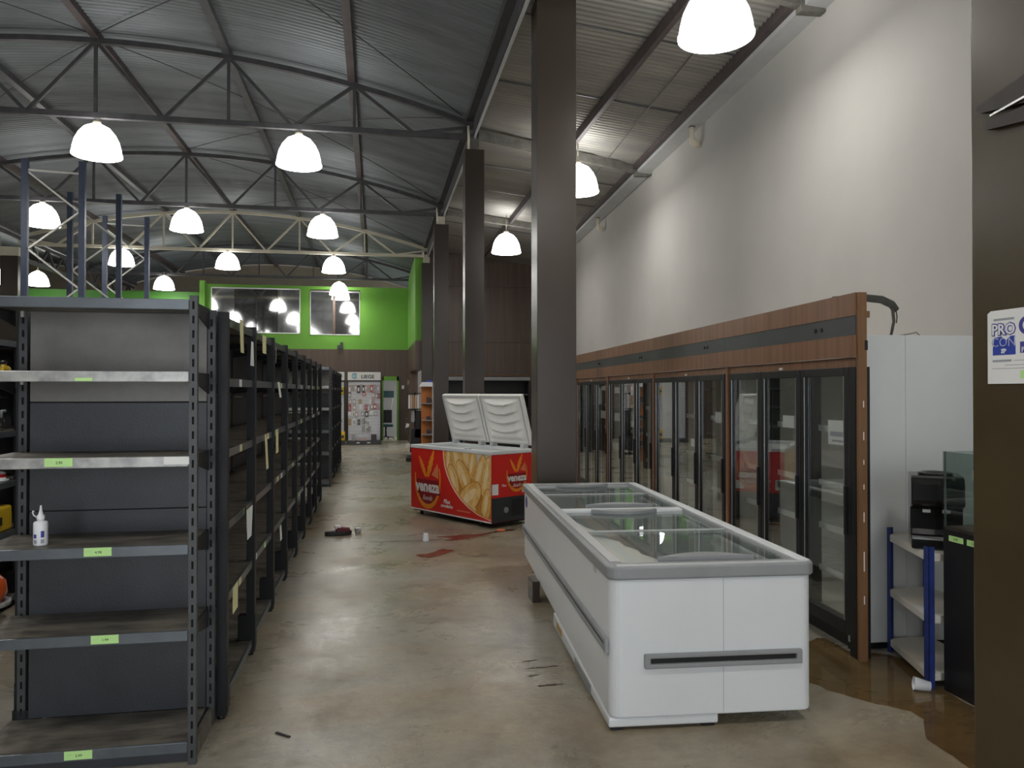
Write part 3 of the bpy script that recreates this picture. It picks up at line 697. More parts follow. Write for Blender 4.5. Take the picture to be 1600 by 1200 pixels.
BX((-0.12, -0.30, 0, 0.12, 0.26, 0.19)).build('shell', M['yellow'], t, bevel=0.02); BX((0.118, 0.0, 0.06, 0.13, 0.07, 0.12)).build('latch', M['black'], t)
t = thing('orange_tool_pack', 'orange round tool in clear pack low on the left aisle shelf', 'tool', (-2.80, 6.12, 0.10))
MB().lathe([(0, 0), (0.13, 0.01), (0.17, 0.09), (0.16, 0.17), (0.10, 0.235), (0, 0.25)], n=22).build('shell', M['orange_shell'], t)
MB().lathe([(0.16, 0.0), (0.19, 0.0), (0.19, 0.03), (0.16, 0.03), (0.16, 0.0)], n=22).build('tray', M['grey_pack'], t)
# tall pallet-rack upright frames
def rack_frame(x0, x1, y, h, label):
    t = thing('rack_upright_frame', label, 'rack', (x0, y, 0), 0, 'blue pallet rack frames')
    w = x1 - x0
    for x in (0, w): BX((x - 0.045, -0.035, 0, x + 0.045, 0.035, h)).build('post', M['blue_steel'], t); 
    for x in (0, w): BX((x - 0.07, -0.06, 0, x + 0.07, 0.06, 0.012)).build('base_plate', M['blue_steel'], t)
    z = 0.25; s = 0; stp = 0.60
    while z + stp < h - 0.1:
        xa, xb = (0.04, w - 0.04) if s == 0 else (w - 0.04, 0.04)
        MB().bar((xa, 0, z), (xb, 0, z + stp), 0.025, 0.03, (0, 1, 0)).build('brace', M['zinc'], t); z += stp; s ^= 1
    MB().bar((0.04, 0, h - 0.16), (w - 0.04, 0, h - 0.19), 0.025, 0.03, (0, 1, 0)).build('brace', M['zinc'], t)
    return t
rack_frame(-5.35, -4.53, 13.0, 5.24, 'tall dark blue rack frame, nearest of the three above the shelving')
rack_frame(-5.50, -4.67, 15.2, 5.28, 'tall dark blue rack frame, middle of the three above the shelving')
rack_frame(-5.62, -4.79, 17.4, 5.34, 'tall dark blue rack frame, furthest of the three above the shelving')
for z in (1.4, 2.7):
    for dx in (0, 0.8):
        tag(MB().bar((-5.36 + dx, 13.04, z), (-5.61 + dx, 17.36, z), 0.05, 0.11).build('rack_beam', M['orange_panel']), 'rack beam hidden behind the dark shelving', 'beam', 'hidden rack beams')

# ================================================================== ISLAND FREEZER
IA = math.radians(3.8)
isl = thing('island_freezer', 'long white island freezer with sliding glass lids in the aisle', 'freezer', (1.118, 3.579, 0), -IA)
IW, IL = 1.03, 3.36
def rrect(x0, y0, x1, y1, r, n=6):
    pts = []
    for cx, cy, a0 in ((x1 - r, y0 + r, -PI / 2), (x1 - r, y1 - r, 0), (x0 + r, y1 - r, PI / 2), (x0 + r, y0 + r, PI)):
        for i in range(n + 1):
            a = a0 + i * PI / 2 / n; pts.append((cx + r * math.cos(a), cy + r * math.sin(a)))
    return pts
def ring(mb, outer, inner, z0, z1, zi0=None, smooth=False):
    n = len(outer); zi0 = z0 if zi0 is None else zi0
    vs = [(x, y, z0) for x, y in outer] + [(x, y, z1) for x, y in outer] + [(x, y, zi0) for x, y in inner] + [(x, y, z1) for x, y in inner]
    fs = []
    for i in range(n):
        j = (i + 1) % n
        fs += [(i, j, n + j, n + i), (n + i, n + j, 3 * n + j, 3 * n + i), (3 * n + i, 3 * n + j, 2 * n + j, 2 * n + i), (2 * n + i, 2 * n + j, j, i)]
    mb.add(vs, fs, smooth)
body = MB()
outer = rrect(0, 0, IW, IL, 0.06); inner = rrect(0.075, 0.10, IW - 0.075, IL - 0.075, 0.06)
n = len(outer)
vs = [(x, y, 0.066 + 0.028 * y) for x, y in outer] + [(x, y, 0.735) for x, y in outer] + [(x, y, 0.735) for x, y in inner] + [(x, y, 0.20) for x, y in inner]
fs = [tuple(range(n))[::-1], tuple(range(3 * n, 4 * n))]
for i in range(n):
    j = (i + 1) % n
    fs += [(i, j, n + j, n + i), (n + i, n + j, 2 * n + j, 2 * n + i), (2 * n + i, 2 * n + j, 3 * n + j, 3 * n + i)]
body.add(vs, fs)
bo = body.build('body', M['white_enamel'], isl, bevel=0.008)
BX((0.565, -0.0012, 0.08, 0.567, 0.01, 0.73)).build('panel_seam', M['print_grey'], bo)
# inner liner skin
ln = MB(); 
n2 = len(inner); ins = rrect(0.078, 0.103, IW - 0.078, IL - 0.078, 0.06)
ln.add([(x, y, 0.205) for x, y in ins] + [(x, y, 0.72) for x, y in ins], [tuple(range(n2))] + [(i, (i + 1) % n2, n2 + (i + 1) % n2, n2 + i) for i in range(n2)])
ln.build('liner', M['liner'], isl)
rail = MB(); ring(rail, rrect(-0.014, -0.014, IW + 0.014, IL + 0.014, 0.06), rrect(0.085, 0.085, IW - 0.07, IL - 0.07, 0.03), 0.735, 0.800)
rail.build('top_rail', [M['grey_plastic']], isl, bevel=0.012, seg=3)
BX((0.018, 0.10, 0.7985, 0.075, IL - 0.06, 0.806)).build('rail_cap', M['light_grey'], isl, bevel=0.004)
BX((IW - 0.062, 0.03, 0.7985, IW + 0.0, IL - 0.06, 0.806)).build('rail_cap', M['white_enamel'], isl, bevel=0.004)
BX((0.03, 0.0, 0.7985, IW - 0.03, 0.028, 0.806)).build('rail_cap', M['light_grey'], isl, bevel=0.003)
# sliding glass lids with grey grips
def lid(y0, y1, z, grip_y, dirn):
    g = BX((0.088, y0, z, IW - 0.073, y1, z + 0.006)).build('glass_lid', M['lid_glass'], isl)
    for yy in (y0, y1 - 0.012): BX((0.088, yy, z - 0.003, IW - 0.073, yy + 0.012, z + 0.010)).build('edge_strip', M['light_grey'] , g)
    q = MB(); w = 0.25 if dirn > 0 else 0.24; cx = 0.52
    arc = [(cx - w + 2 * w * i / 14, dirn * 0.10 * math.sin(PI * i / 14)) for i in range(15)]
    q.prism([(cx - w, 0.0)] + arc + [(cx + w, 0.0)], z + 0.006, z + 0.034, lambda u, v_, zz: (u, grip_y + v_, zz))
    q.build('grip', M['grey_plastic'], g, bevel=0.006)
lid(0.09, 0.98, 0.785, 0.11, 1)
lid(0.92, 1.76, 0.772, 1.74, -1)
lid(1.86, 2.66, 0.785, 1.89, 1)
lid(2.60, 3.28, 0.772, 3.255, -1)
BX((0.08, 1.765, 0.74, IW - 0.07, 1.855, 0.796)).build('divider_bar', M['white_enamel'], isl, bevel=0.004)
# bumper on the front, long one on the left side
def bumper_front():
    fr = MB(); pts_o = [(0.165, 0.305), (0.965, 0.305), (0.965, 0.375), (0.165, 0.375)]; pts_i = [(0.195, 0.328), (0.935, 0.328), (0.935, 0.355), (0.195, 0.355)]
    vs = [(x, -0.022, z) for x, z in pts_o] + [(x, -0.022, z) for x, z in pts_i] + [(x, -0.001, z) for x, z in pts_o] + [(x, -0.002, z) for x, z in pts_i]
    fs = []
    for i in range(4):
        j = (i + 1) % 4; fs += [(i, j, 4 + j, 4 + i), (i, j, 8 + j, 8 + i), (4 + i, 4 + j, 12 + j, 12 + i)]
    fr.add(vs, fs); b = fr.build('bumper', M['grey_plastic'], isl, bevel=0.006)
    BX((0.19, -0.006, 0.325, 0.94, -0.0015, 0.358)).build('bumper_slot', M['black'], b)
bumper_front()
b = BX((-0.020, 0.05, 0.375, -0.001, 3.30, 0.392), (-0.020, 0.05, 0.418, -0.001, 3.30, 0.440), (-0.021, 0.03, 0.372, -0.001, 0.06, 0.443), (-0.021, 3.29, 0.372, -0.001, 3.32, 0.443)).build('bumper', M['grey_plastic'], isl, bevel=0.004)
BX((-0.008, 0.05, 0.390, -0.0015, 3.30, 0.420)).build('bumper_slot', M['black'], b)
q = MB(); q.prism([(0.012, 0.018), (1.66, 0.018), (1.66, 0.110), (0.012, 0.064)], -0.006, 0.545, lambda y, z, x: (x, y, z))
pd = q.build('pedestal', M['white_enamel'], isl, bevel=0.010)
BX((-0.011, 0.42, 0.024, -0.006, 0.86, 0.072)).build('vent_grille', M['grey_plastic'], pd)
BX((-0.011, 1.32, 0.045, -0.006, 1.50, 0.085)).build('sticker', M['amber_pack'], pd)
for x, y in ((0.04, 0.05), (0.50, 0.05), (0.04, 0.85), (0.04, 1.60), (0.50, 1.60)):
    BX((x - 0.03, y - 0.02, 0.0, x + 0.03, y + 0.02, 0.022)).build('foot', M['black'], isl)
for x in (0.25, 0.95): BX((x - 0.05, 3.1, 0.0, x + 0.05, 3.2, 0.15)).build('foot', M['black'], isl)
ov = MB(); ov.prism([(3.16 + 0.055 * math.cos(i * PI / 10), 0.66 + 0.05 * math.sin(i * PI / 10)) for i in range(20)], -0.003, -0.0005, lambda y, z, x: (x, y, z)); ov.build('oval_badge', M['print_navy'], isl)
BX((-0.006, 0.30, 0.70, -0.0005, 0.36, 0.725)).build('lock', M['light_grey'], isl)
# added block standing in for the foot of the nearest pillar
tag(BX((1.205, 5.87, 0, 1.262, 6.06, 0.165)).build('pillar_foot_block', M['pillar'], None, bevel=0.003), 'dark brown block standing in for the nearest pillar foot by the island freezer', 'block')
# torn white sheet lying in the freezer
sh_ = MB(); poly = [(0.09, 0.12), (0.37, 0.13), (0.385, 0.20), (0.35, 0.30), (0.355, 0.40), (0.30, 0.52), (0.31, 0.62), (0.26, 0.74), (0.265, 0.86), (0.20, 0.97), (0.09, 1.0)]
sh_.prism(poly, 0.0, 0.004, lambda x, y, z: (x, y, 0.757 - 0.07 * (x - 0.09) + z))
o = sh_.build('plastic_sheet', M['sheet'], None, isl.location, -IA); tag(o, 'torn white sheet under the near glass lid of the island freezer', 'sheet')
sh_ = MB(); poly = [(0.09, 1.06), (0.22, 1.05), (0.19, 1.2), (0.15, 1.32), (0.14, 1.46), (0.09, 1.5)]
sh_.prism(poly, 0.0, 0.004, lambda x, y, z: (x, y, 0.757 - 0.07 * (x - 0.09) + z))
o = sh_.build('plastic_sheet', M['sheet'], None, isl.location, -IA); tag(o, 'smaller torn white strip beside the large sheet in the island freezer', 'sheet')
sh_ = MB(); sh_.prism([(0.45, 1.0), (0.75, 0.55), (0.85, 0.6), (0.60, 1.1)], 0.21, 0.216, lambda x, y, z: (x, y, z))
o = sh_.build('freezer_basket_panel', M['liner'], None, isl.location, -IA); tag(o, 'loose grey panel lying on the floor of the island freezer', 'panel')

# ================================================================== RED CHEST FREEZER
FA = math.atan2(0.523, 0.852)
rf = thing('chest_freezer', 'red printed chest freezer with two open white lids', 'freezer', (1.36, 9.05, 0), FA)
FW, FL, FH = 0.70, 1.69, 0.93
shell = MB(); shell.box(0, 0, 0.075, FW, FL, 0.885)
shell.build('cabinet', M['red'], rf)
rimm = MB(); ring(rimm, [(-0.008, -0.008), (FW, -0.008), (FW, FL + 0.008), (-0.008, FL + 0.008)], [(0.07, 0.07), (FW - 0.07, 0.07), (FW - 0.07, FL - 0.07), (0.07, FL - 0.07)], 0.885, FH)
rimm.build('rim', M['white_enamel'], rf, bevel=0.008)
BX((0.07, 0.07, 0.886, FW - 0.07, FL - 0.07, 0.888)).build('inner_floor', M['liner'], rf)
BX((-0.004, 0.0, 0.07, 0.0, FL, 0.085)).build('edge_trim', M['white_enamel'], rf)
for x, y in ((0.08, 0.30), (0.6, 0.30), (0.08, 1.55), (0.6, 1.55)):
    MB().tube([(x, y, 0), (x, y, 0.075)], [0.025, 0.02], 10).build('foot', M['black'], rf)
BX((0.03, 0.03, 0.05, FW - 0.03, FL - 0.03, 0.076)).build('base_frame', M['black'], rf)
# front print: u from left (0) to right (1), v from top (0) to bottom (1)
def FP(u, v, w=0.0): return (-w, FL * (1 - u), 0.885 - v * 0.80)
def fprint(name, poly, m_, w0, w1, parent=rf, fn=FP):
    q = MB(); q.prism(poly, w0, w1, lambda u, v, w: fn(u, v, w)); return q.build(name, m_, parent)
curve = [(0.425, 0.0), (0.43, 0.12), (0.445, 0.25), (0.475, 0.38), (0.52, 0.51), (0.575, 0.63), (0.65, 0.75), (0.74, 0.85), (0.85, 0.93), (0.995, 0.985)]
inn = [(u + 0.028, max(0, v - 0.012)) for u, v in curve[:-1]] + [(0.995, 0.955)]
bread = fprint('bread_picture', inn + [(0.995, 0.0)], M['bread_dark'], 0.0004, 0.0013)
fprint('pale_ground', [(0.48, 0.0), (0.995, 0.0), (0.995, 0.60), (0.90, 0.62), (0.80, 0.40), (0.66, 0.22), (0.56, 0.30)], M['cream_print'], 0.0004, 0.0015, bread)
bz = [(u + 0.010, max(0, v - 0.004)) for u, v in curve[:-1]] + [(0.995, 0.975)]
fprint('swoosh_white', curve + bz[::-1], M['white_print'], 0.0004, 0.0018)
fprint('swoosh_gold', bz + inn[::-1], M['orange'], 0.0004, 0.0016)
def ell(cx, cy, a, b, ang, n=22, sk=0.0):
    ca, sa = math.cos(ang), math.sin(ang); out = []
    for i in range(n):
        th = 2 * PI * i / n; x = a * math.cos(th) * (1 + 0.12 * math.sin(th)); y = b * math.sin(th)
        X, Y = x * ca - y * sa, x * sa + y * ca
        out.append((cx + X / FL, cy + Y / 0.80))
    return out
def clipu(poly, f=0.992):
    return [(min(f, u), min(0.945, max(0.004, v))) for u, v in poly]
def inside_curve(poly):
    out = []
    for u, v in poly:
        lim = 0.0
        for (u0, v0), (u1, v1) in zip(inn, inn[1:]):
            if v0 <= v <= v1 + 1e-9: lim = u0 + (u1 - u0) * (v - v0) / max(1e-6, v1 - v0); break
        out.append((max(u, lim), v))
    return out
loaves = [(0.50, 0.13, 0.17, 0.062, 1.7), (0.60, 0.12, 0.17, 0.10, 1.25), (0.72, 0.08, 0.13, 0.07, 1.1), (0.785, 0.17, 0.16, 0.065, 1.75), (0.87, 0.30, 0.21, 0.075, 1.95), (0.95, 0.34, 0.22, 0.08, 1.8),
          (0.56, 0.46, 0.19, 0.085, 1.25), (0.685, 0.37, 0.20, 0.092, 1.05), (0.76, 0.67, 0.22, 0.13, 2.55), (0.945, 0.78, 0.19, 0.075, 1.8), (0.80, 0.86, 0.05, 0.035, 0.2)]
for k, (cx, cy, a_, b_, an) in enumerate(loaves):
    w = 0.0016 + 0.0005 * k
    fprint('loaf_edge', inside_curve(clipu(ell(cx, cy, a_ * 1.18, b_ * 1.22, an))), M['bread_dark'], 0.0004, w, bread)
    fprint('loaf', inside_curve(clipu(ell(cx, cy, a_ * 1.12, b_ * 1.12, an))), M['bread'], 0.0004, w + 0.0002, bread)
    if a_ > 0.1: fprint('loaf_crust', inside_curve(clipu(ell(cx - 0.008, cy - 0.01, a_ * 0.74, b_ * 0.42, an))), M['bread_light'], 0.0004, w + 0.0004, bread)
def logo(fn, cx, cy, s, su, par, word, R, U):
    """arc, maroon bowl, two wheat ears, name and small script; su = metres per u"""
    def P2(x, y): return (cx + x * s / su, cy + y * s / 0.80)
    a0, a1 = -0.12, PI + 0.12
    def crescent(r0, r1, th0, th1, n=26):
        o_, i_ = [], []
        for k in range(n + 1):
            th = th0 + (th1 - th0) * k / n; t = k / n
            wd = (r0 - r1) * (0.25 + 0.75 * math.sin(PI * min(1, max(0, (1 - t) * 0.85 + 0.1))))
            o_.append(P2(0.95 * r0 * math.cos(th), r0 * 1.25 * math.sin(th))); i_.append(P2(0.95 * (r0 - wd) * math.cos(th), (r0 - wd) * 1.25 * math.sin(th)))
        return o_ + i_[::-1]
    fprint('logo_bowl', [P2(0.22 * math.cos(t * PI / 14), 0.30 * math.sin(t * PI / 14)) for t in range(15)], M['maroon'], 0.0004, 0.0014, par, fn)
    fprint('logo_arc', crescent(0.275, 0.23, -0.45, PI + 0.2), M['orange'], 0.0004, 0.0020, par, fn)
    def ear(x0, y0, x1, y1, wd, k=5):
        dx, dy = x1 - x0, y1 - y0; L = math.hypot(dx, dy); nx, ny = -dy / L, dx / L
        left, right = [], []
        for i in range(2 * k + 1):
            t = i / (2 * k); ww = wd * math.sin(PI * (0.15 + 0.82 * t)) * (1.0 if i % 2 else 0.72)
            left.append(P2(x0 + dx * t + nx * ww, y0 + dy * t + ny * ww)); right.append(P2(x0 + dx * t - nx * ww, y0 + dy * t - ny * ww))
        fprint('wheat_ear', left + right[::-1], M['orange'], 0.0004, 0.0018, par, fn)
    ear(-0.03, -0.03, -0.17, -0.27, 0.035); ear(0.0, -0.03, 0.13, -0.36, 0.045)
    fprint('flame', [P2(0.08, -0.06), P2(0.20, -0.20), P2(0.22, -0.02)], M['peach'], 0.0004, 0.0016, par, fn)
    ori = fn(*P2(0.0, 0.085), 0.0026)
    text('brand_shadow', word, 0.185 * s, M['maroon'], par, fn(*P2(0.008, 0.10), 0.0020), R, U, bold=0.014 * s, depth=0.0004, sx=0.92)
    text('brand_word', word, 0.185 * s, M['white_print'], par, ori, R, U, bold=0.007 * s, depth=0.0004, sx=0.92)
    text('brand_script', 'foods', 0.085 * s, M['white_print'], par, fn(*P2(0.0, 0.215), 0.0026), R, U, depth=0.0004, shear=0.3)
logo(FP, 0.225, 0.50, 1.12, FL, rf, 'veneza', (0, -1, 0), (0, 0, 1))
text('slogan', 'Pães', 0.075, M['white_print'], rf, FP(0.435, 0.81, 0.002), (0, -1, 0), (0, 0, 1), bold=0.002, depth=0.0004, align='LEFT', shear=0.2)
text('slogan', 'congelados', 0.062, M['white_print'], rf, FP(0.40, 0.88, 0.002), (0, -1, 0), (0, 0, 1), bold=0.002, depth=0.0004, align='LEFT', shear=0.2, sx=0.9)
fprint('print_line', [(0.60, 0.905), (0.76, 0.905), (0.76, 0.925), (0.60, 0.925)], M['peach'], 0.0004, 0.002)
# short side
def SP(u, v, w=0.0): return (FW * u, -w, 0.885 - v * 0.80)
logo(SP, 0.58, 0.30, 0.66, FW, rf, 'veneza', (1, 0, 0), (0, 0, 1))
fprint('white_sticker', [(0.01, 0.44), (0.15, 0.44), (0.15, 0.60), (0.01, 0.60)], M['paper'], 0.0004, 0.002, rf, SP)
fprint('white_sticker', [(0.70, 0.47), (0.86, 0.47), (0.86, 0.60), (0.70, 0.60)], M['paper'], 0.0004, 0.002, rf, SP)
text('slogan', 'Pães', 0.04, M['white_print'], rf, SP(0.28, 0.47, 0.002), (1, 0, 0), (0, 0, 1), bold=0.001, depth=0.0004)
fprint('print_line', [(0.42, 0.49), (0.62, 0.49), (0.62, 0.51), (0.42, 0.51)], M['peach'], 0.0004, 0.002, rf, SP)
cg = fprint('compressor_cover', [(0.0, 0.645), (0.995, 0.645), (0.995, 1.01), (0.0, 1.01)], M['back_blue'], 0.0004, 0.004, rf, SP)
for k in range(9):
    v0 = 0.70 + k * 0.028; fprint('grille_slat', [(0.45, v0), (0.95, v0), (0.95, v0 + 0.012), (0.45, v0 + 0.012)], M['black'], 0.004, 0.007, cg, SP)
fprint('control_knob', [(0.32 + 0.05 * math.cos(i * PI / 8), 0.84 + 0.045 * math.sin(i * PI / 8)) for i in range(16)], M['grey_plastic'], 0.004, 0.012, cg, SP)
# lids: hinged at the back edge, opened to about 75 degrees; inner face looks to the front
def chest_lid(y0, y1, ang):
    L = 0.66; th = 0.06; Wd = y1 - y0
    def LP(a_, y, w):     # a_ up along the lid from the hinge, w towards the front (inner side)
        return (FW - 0.03 - math.cos(ang) * a_ - math.sin(ang) * w, y, FH + 0.035 + math.sin(ang) * a_ - math.cos(ang) * w)
    q = MB(); q.prism([(0, y0), (L, y0), (L, y1), (0, y1)], -th, 0.0, lambda a_, y, w: LP(a_, y, w))
    o = q.build('lid', M['white_lid'], rf, bevel=0.012, seg=3)
    # moulded inner liner with five smile-shaped swags, as a real relief
    nx, ny = 46, 26; m0 = 0.055; vs = []
    for i in range(nx + 1):
        a_ = m0 + (L - 2 * m0) * i / nx
        for j in range(ny + 1):
            t = j / ny; y = y0 + m0 + (Wd - 2 * m0) * t
            sag = 0.065 * (1 - (2 * t - 1) ** 2)
            ph = ((a_ + sag) / 0.118) % 1.0
            edge = min(1.0, 6 * t, 6 * (1 - t), 8 * i / nx, 8 * (1 - i / nx))
            hgt = 0.022 * edge + edge * 0.032 * (1 - ph) ** 1.2 * (1 - (2 * t - 1) ** 4)
            vs.append(LP(a_, y, hgt + 0.001))
    fs = [(i * (ny + 1) + j, i * (ny + 1) + j + 1, (i + 1) * (ny + 1) + j + 1, (i + 1) * (ny + 1) + j) for i in range(nx) for j in range(ny)]
    q = MB(); q.add(vs, fs, True); q.build('inner_liner', M['white_lid'], o)
    gsk = MB()
    for (p, q2) in (((0.02, y0 + 0.02), (0.02, y1 - 0.02)), ((L - 0.02, y0 + 0.02), (L - 0.02, y1 - 0.02)), ((0.02, y0 + 0.02), (L - 0.02, y0 + 0.02)), ((0.02, y1 - 0.02), (L - 0.02, y1 - 0.02))):
        gsk.bar(LP(p[0], p[1], 0.004), LP(q2[0], q2[1], 0.004), 0.016, 0.012)
    gsk.build('gasket', M['light_grey'], o)
    for yy in (y0 + 0.10, y1 - 0.12):
        BX((FW - 0.10, yy - 0.03, FH - 0.002, FW - 0.01, yy + 0.03, FH + 0.05)).build('hinge', M['light_grey'], rf, bevel=0.004)
    return o
chest_lid(0.865, 1.66, math.radians(74))
chest_lid(0.03, 0.845, math.radians(74))
MB().tube([(0.0, 0.42, FH), (0.02, 0.42, FH + 0.012), (0.02, 0.52, FH + 0.012), (0.0, 0.52, FH)], 0.008, 6).build('lid_catch', M['light_grey'], rf)

# ================================================================== GLASS-DOOR COOLERS
OFF = 2.707
def cooler(s0, s1, label, detail, yi=0.0):
    Ln = s1 - s0; p = WP(OFF, s0)
    t = thing('glass_door_cooler', label, 'cooler', p, -WA, 'glass door coolers along the wall')
    # local x into the wall, y along the wall away from the viewer
    BX((0.05, yi, 0.0, 0.80, Ln, 0.10)).build('plinth', M['black'], t)
    cb = MB(); cb.box(0.74, yi, 0.10, 0.78, Ln, 1.86).box(0.07, yi, 0.10, 0.74, yi + 0.03, 1.86).box(0.07, Ln - 0.03, 0.10, 0.74, Ln, 1.86).box(0.07, yi + 0.03, 0.10, 0.74, Ln - 0.03, 0.16).box(0.07, yi + 0.03, 1.80, 0.74, Ln - 0.03, 1.86)
    cb.build('cabinet', M['cooler_in'], t)
    dw = (Ln - 0.10) / 3
    for k in range(3):
        a = 0.05 + k * dw + 0.006; b = a + dw - 0.012; f_ = 0.055
        fr = BX((-0.035, a, 0.12, 0.03, a + f_, 1.80), (-0.035, b - f_, 0.12, 0.03, b, 1.80), (-0.035, a + f_, 0.12, 0.03, b - f_, 0.12 + f_ * 1.5), (-0.035, a + f_, 1.80 - f_, 0.03, b - f_, 1.80))
        d = fr.build('door', M['black'], t, bevel=0.004)
        BX((-0.020, a + f_, 0.12 + f_ * 1.5, -0.014, b - f_, 1.80 - f_)).build('door_glass', M['glass'], d)
        BX((-0.037, a + f_ - 0.002, 0.12 + f_ * 1.5, -0.034, a + f_ + 0.004, 1.80 - f_)).build('chrome_strip', M['silver'], d)
        BX((-0.037, b - f_ - 0.004, 0.12 + f_ * 1.5, -0.034, b - f_ + 0.002, 1.80 - f_)).build('chrome_strip', M['silver'], d)
        BX((-0.055, a + 0.008, 0.75, -0.035, a + 0.028, 1.05)).build('handle', M['black'], d)
        for z in ((0.42, 0.72, 1.02, 1.40) if detail else (0.42, 0.80, 1.12, 1.45)):
            w_ = MB(); w_.box(0.10, max(a, yi + 0.035), z - 0.03, 0.112, b, z + 0.012)
            w_.box(0.70, max(a, yi + 0.035), z - 0.01, 0.71, b, z)
            nw = 12 if detail else 5
            ya = max(a, yi + 0.035)
            for i in range(nw + 1):
                yy = ya + (b - ya) * i / nw; w_.box(0.10, yy - 0.003, z - 0.004, 0.70, yy + 0.003, z + 0.002)
            w_.build('wire_shelf', M['wire'], t)
        BX((0.06, max(a - 0.014, yi + 0.03), 0.16, 0.12, max(a + 0.02, yi + 0.06), 1.80)).build('inner_post', M['band'], t)
    if yi: BX((-0.033, -0.02, 0.0, 0.06, 0.052, 1.80)).build('side_frame', M['black'], t)
    BX((-0.02, 0.0, 1.80, 0.04, Ln, 1.86)).build('header', M['fascia'], t)
    BX((-0.045, Ln - 0.045, 0.0, 0.05, Ln, 1.86)).build('side_trim', M['fascia'], t)
    BX((-0.030, Ln * 0.5 - 0.03, 1.805, -0.021, Ln * 0.5 + 0.01, 1.822)).build('name_plate', M['paper'], t)
    return t
grp = [4.47, 6.45, 8.58, 10.73, 12.90, 15.05]
labs = ['nearest three door glass cooler at the end of the cooler wall', 'second three door glass cooler from the near end', 'third three door glass cooler from the near end',
        'fourth three door glass cooler, just right of the nearest pillar', 'furthest three door glass cooler hidden behind the nearest pillar']
cool = [cooler(grp[i], grp[i + 1], labs[i], i < 2, 0.18 if i == 0 else 0.0) for i in range(5)]
def sign(c, y0, y1, z0, z1, x=-0.0125):
    BX((x, y0, z0, x + 0.0015, y1, z1)).build('paper_sign', M['paper'], c)
    return c
c0 = cool[0]
q = sign(c0, 0.10, 0.34, 1.30, 1.46); 
BX((-0.0142, 0.13, 1.355, -0.0126, 0.31, 1.385), (-0.0142, 0.15, 1.320, -0.0126, 0.29, 1.332)).build('sign_print', M['print_grey'], c0)
sign(c0, 0.80, 0.98, 1.38, 1.47)
sign(cool[1], 0.10, 0.32, 1.36, 1.46); sign(cool[1], 0.80, 0.95, 1.10, 1.18)
sign(cool[2], 0.6 + 0.2, 1.02, 1.60, 1.72)
for c, ys in ((cool[3], (0.18, 0.4, 0.9)), ):
    sign(c, 0.14, 0.52, 1.25, 1.36); sign(c, 0.45, 0.62, 1.45, 1.70); sign(c, 0.14, 0.5, 1.66, 1.72)
sign(cool[2], 1.50, 1.85, 1.24, 1.35); sign(cool[2], 1.55, 1.85, 1.62, 1.70)
# fascia above the coolers
fa = thing('cooler_fascia', 'long brown wood fascia with charcoal band above the glass coolers', 'fascia', WP(OFF, 4.42), -WA)
edges = [0.0, 2.03, 4.16, 6.31, 8.48, 10.6]
for a, b in zip(edges, edges[1:]):
    BX((-0.055, a + 0.002, 1.862, -0.03, b - 0.002, 1.995)).build('lower_board', M['fascia'], fa)
    BX((-0.050, a + 0.001, 1.995, -0.032, b - 0.001, 2.115)).build('charcoal_panel', M['band'], fa)
    BX((-0.055, a + 0.002, 2.115, -0.03, b - 0.002, 2.255)).build('upper_board', M['fascia'], fa)
    for dy in (0.30, 0.38): MB().tube([(-0.058, a + dy + 0.1, 2.055), (-0.050, a + dy + 0.1, 2.055)], 0.014, 8).build('switch', M['black'], fa)
BX((-0.03, 0.02, 1.87, -0.012, 10.5, 2.2)).build('backing', M['edge_wood'], fa)
ep = thing('wood_end_post', 'worn reddish wood board standing at the near end of the coolers', 'board', WP(OFF - 0.045, 4.40), -WA)
BX((0, 0, 0, 0.056, 0.022, 2.255)).build('board', M['edge_wood'], ep)
for z, w_ in ((1.20, 0.03), (1.35, 0.05), (0.85, 0.06), (0.55, 0.12), (0.35, 0.05), (1.55, 0.04), (1.05, 0.03)):
    BX((0.030, -0.0012, z, 0.036, 0.0005, z + w_)).build('worn_patch', M['paper'], ep)
BX((0.04, -0.002, 2.10, 0.075, 0.02, 2.14)).build('batten', M['edge_wood'], ep); BX((0.042, -0.004, 1.90, 0.06, 0.0, 1.96)).build('black_clip', M['black'], ep)
# white end of the cold-room behind the coolers
cr = thing('cold_room', 'white insulated end panels of the cold room beside the coolers', 'cold room', WP(2.735, 4.60), -WA)
BX((0.0, 0.0, 0.045, 0.37, 0.05, 2.01)).build('end_panel', M['cold_panel'], cr, bevel=0.002)
BX((0.372, 0.0, 0.045, 0.855, 0.05, 2.01)).build('end_panel', M['cold_panel'], cr, bevel=0.002)
BX((0.0, 0.02, 0.0, 0.855, 0.05, 0.045)).build('kick_rail', M['black'], cr)
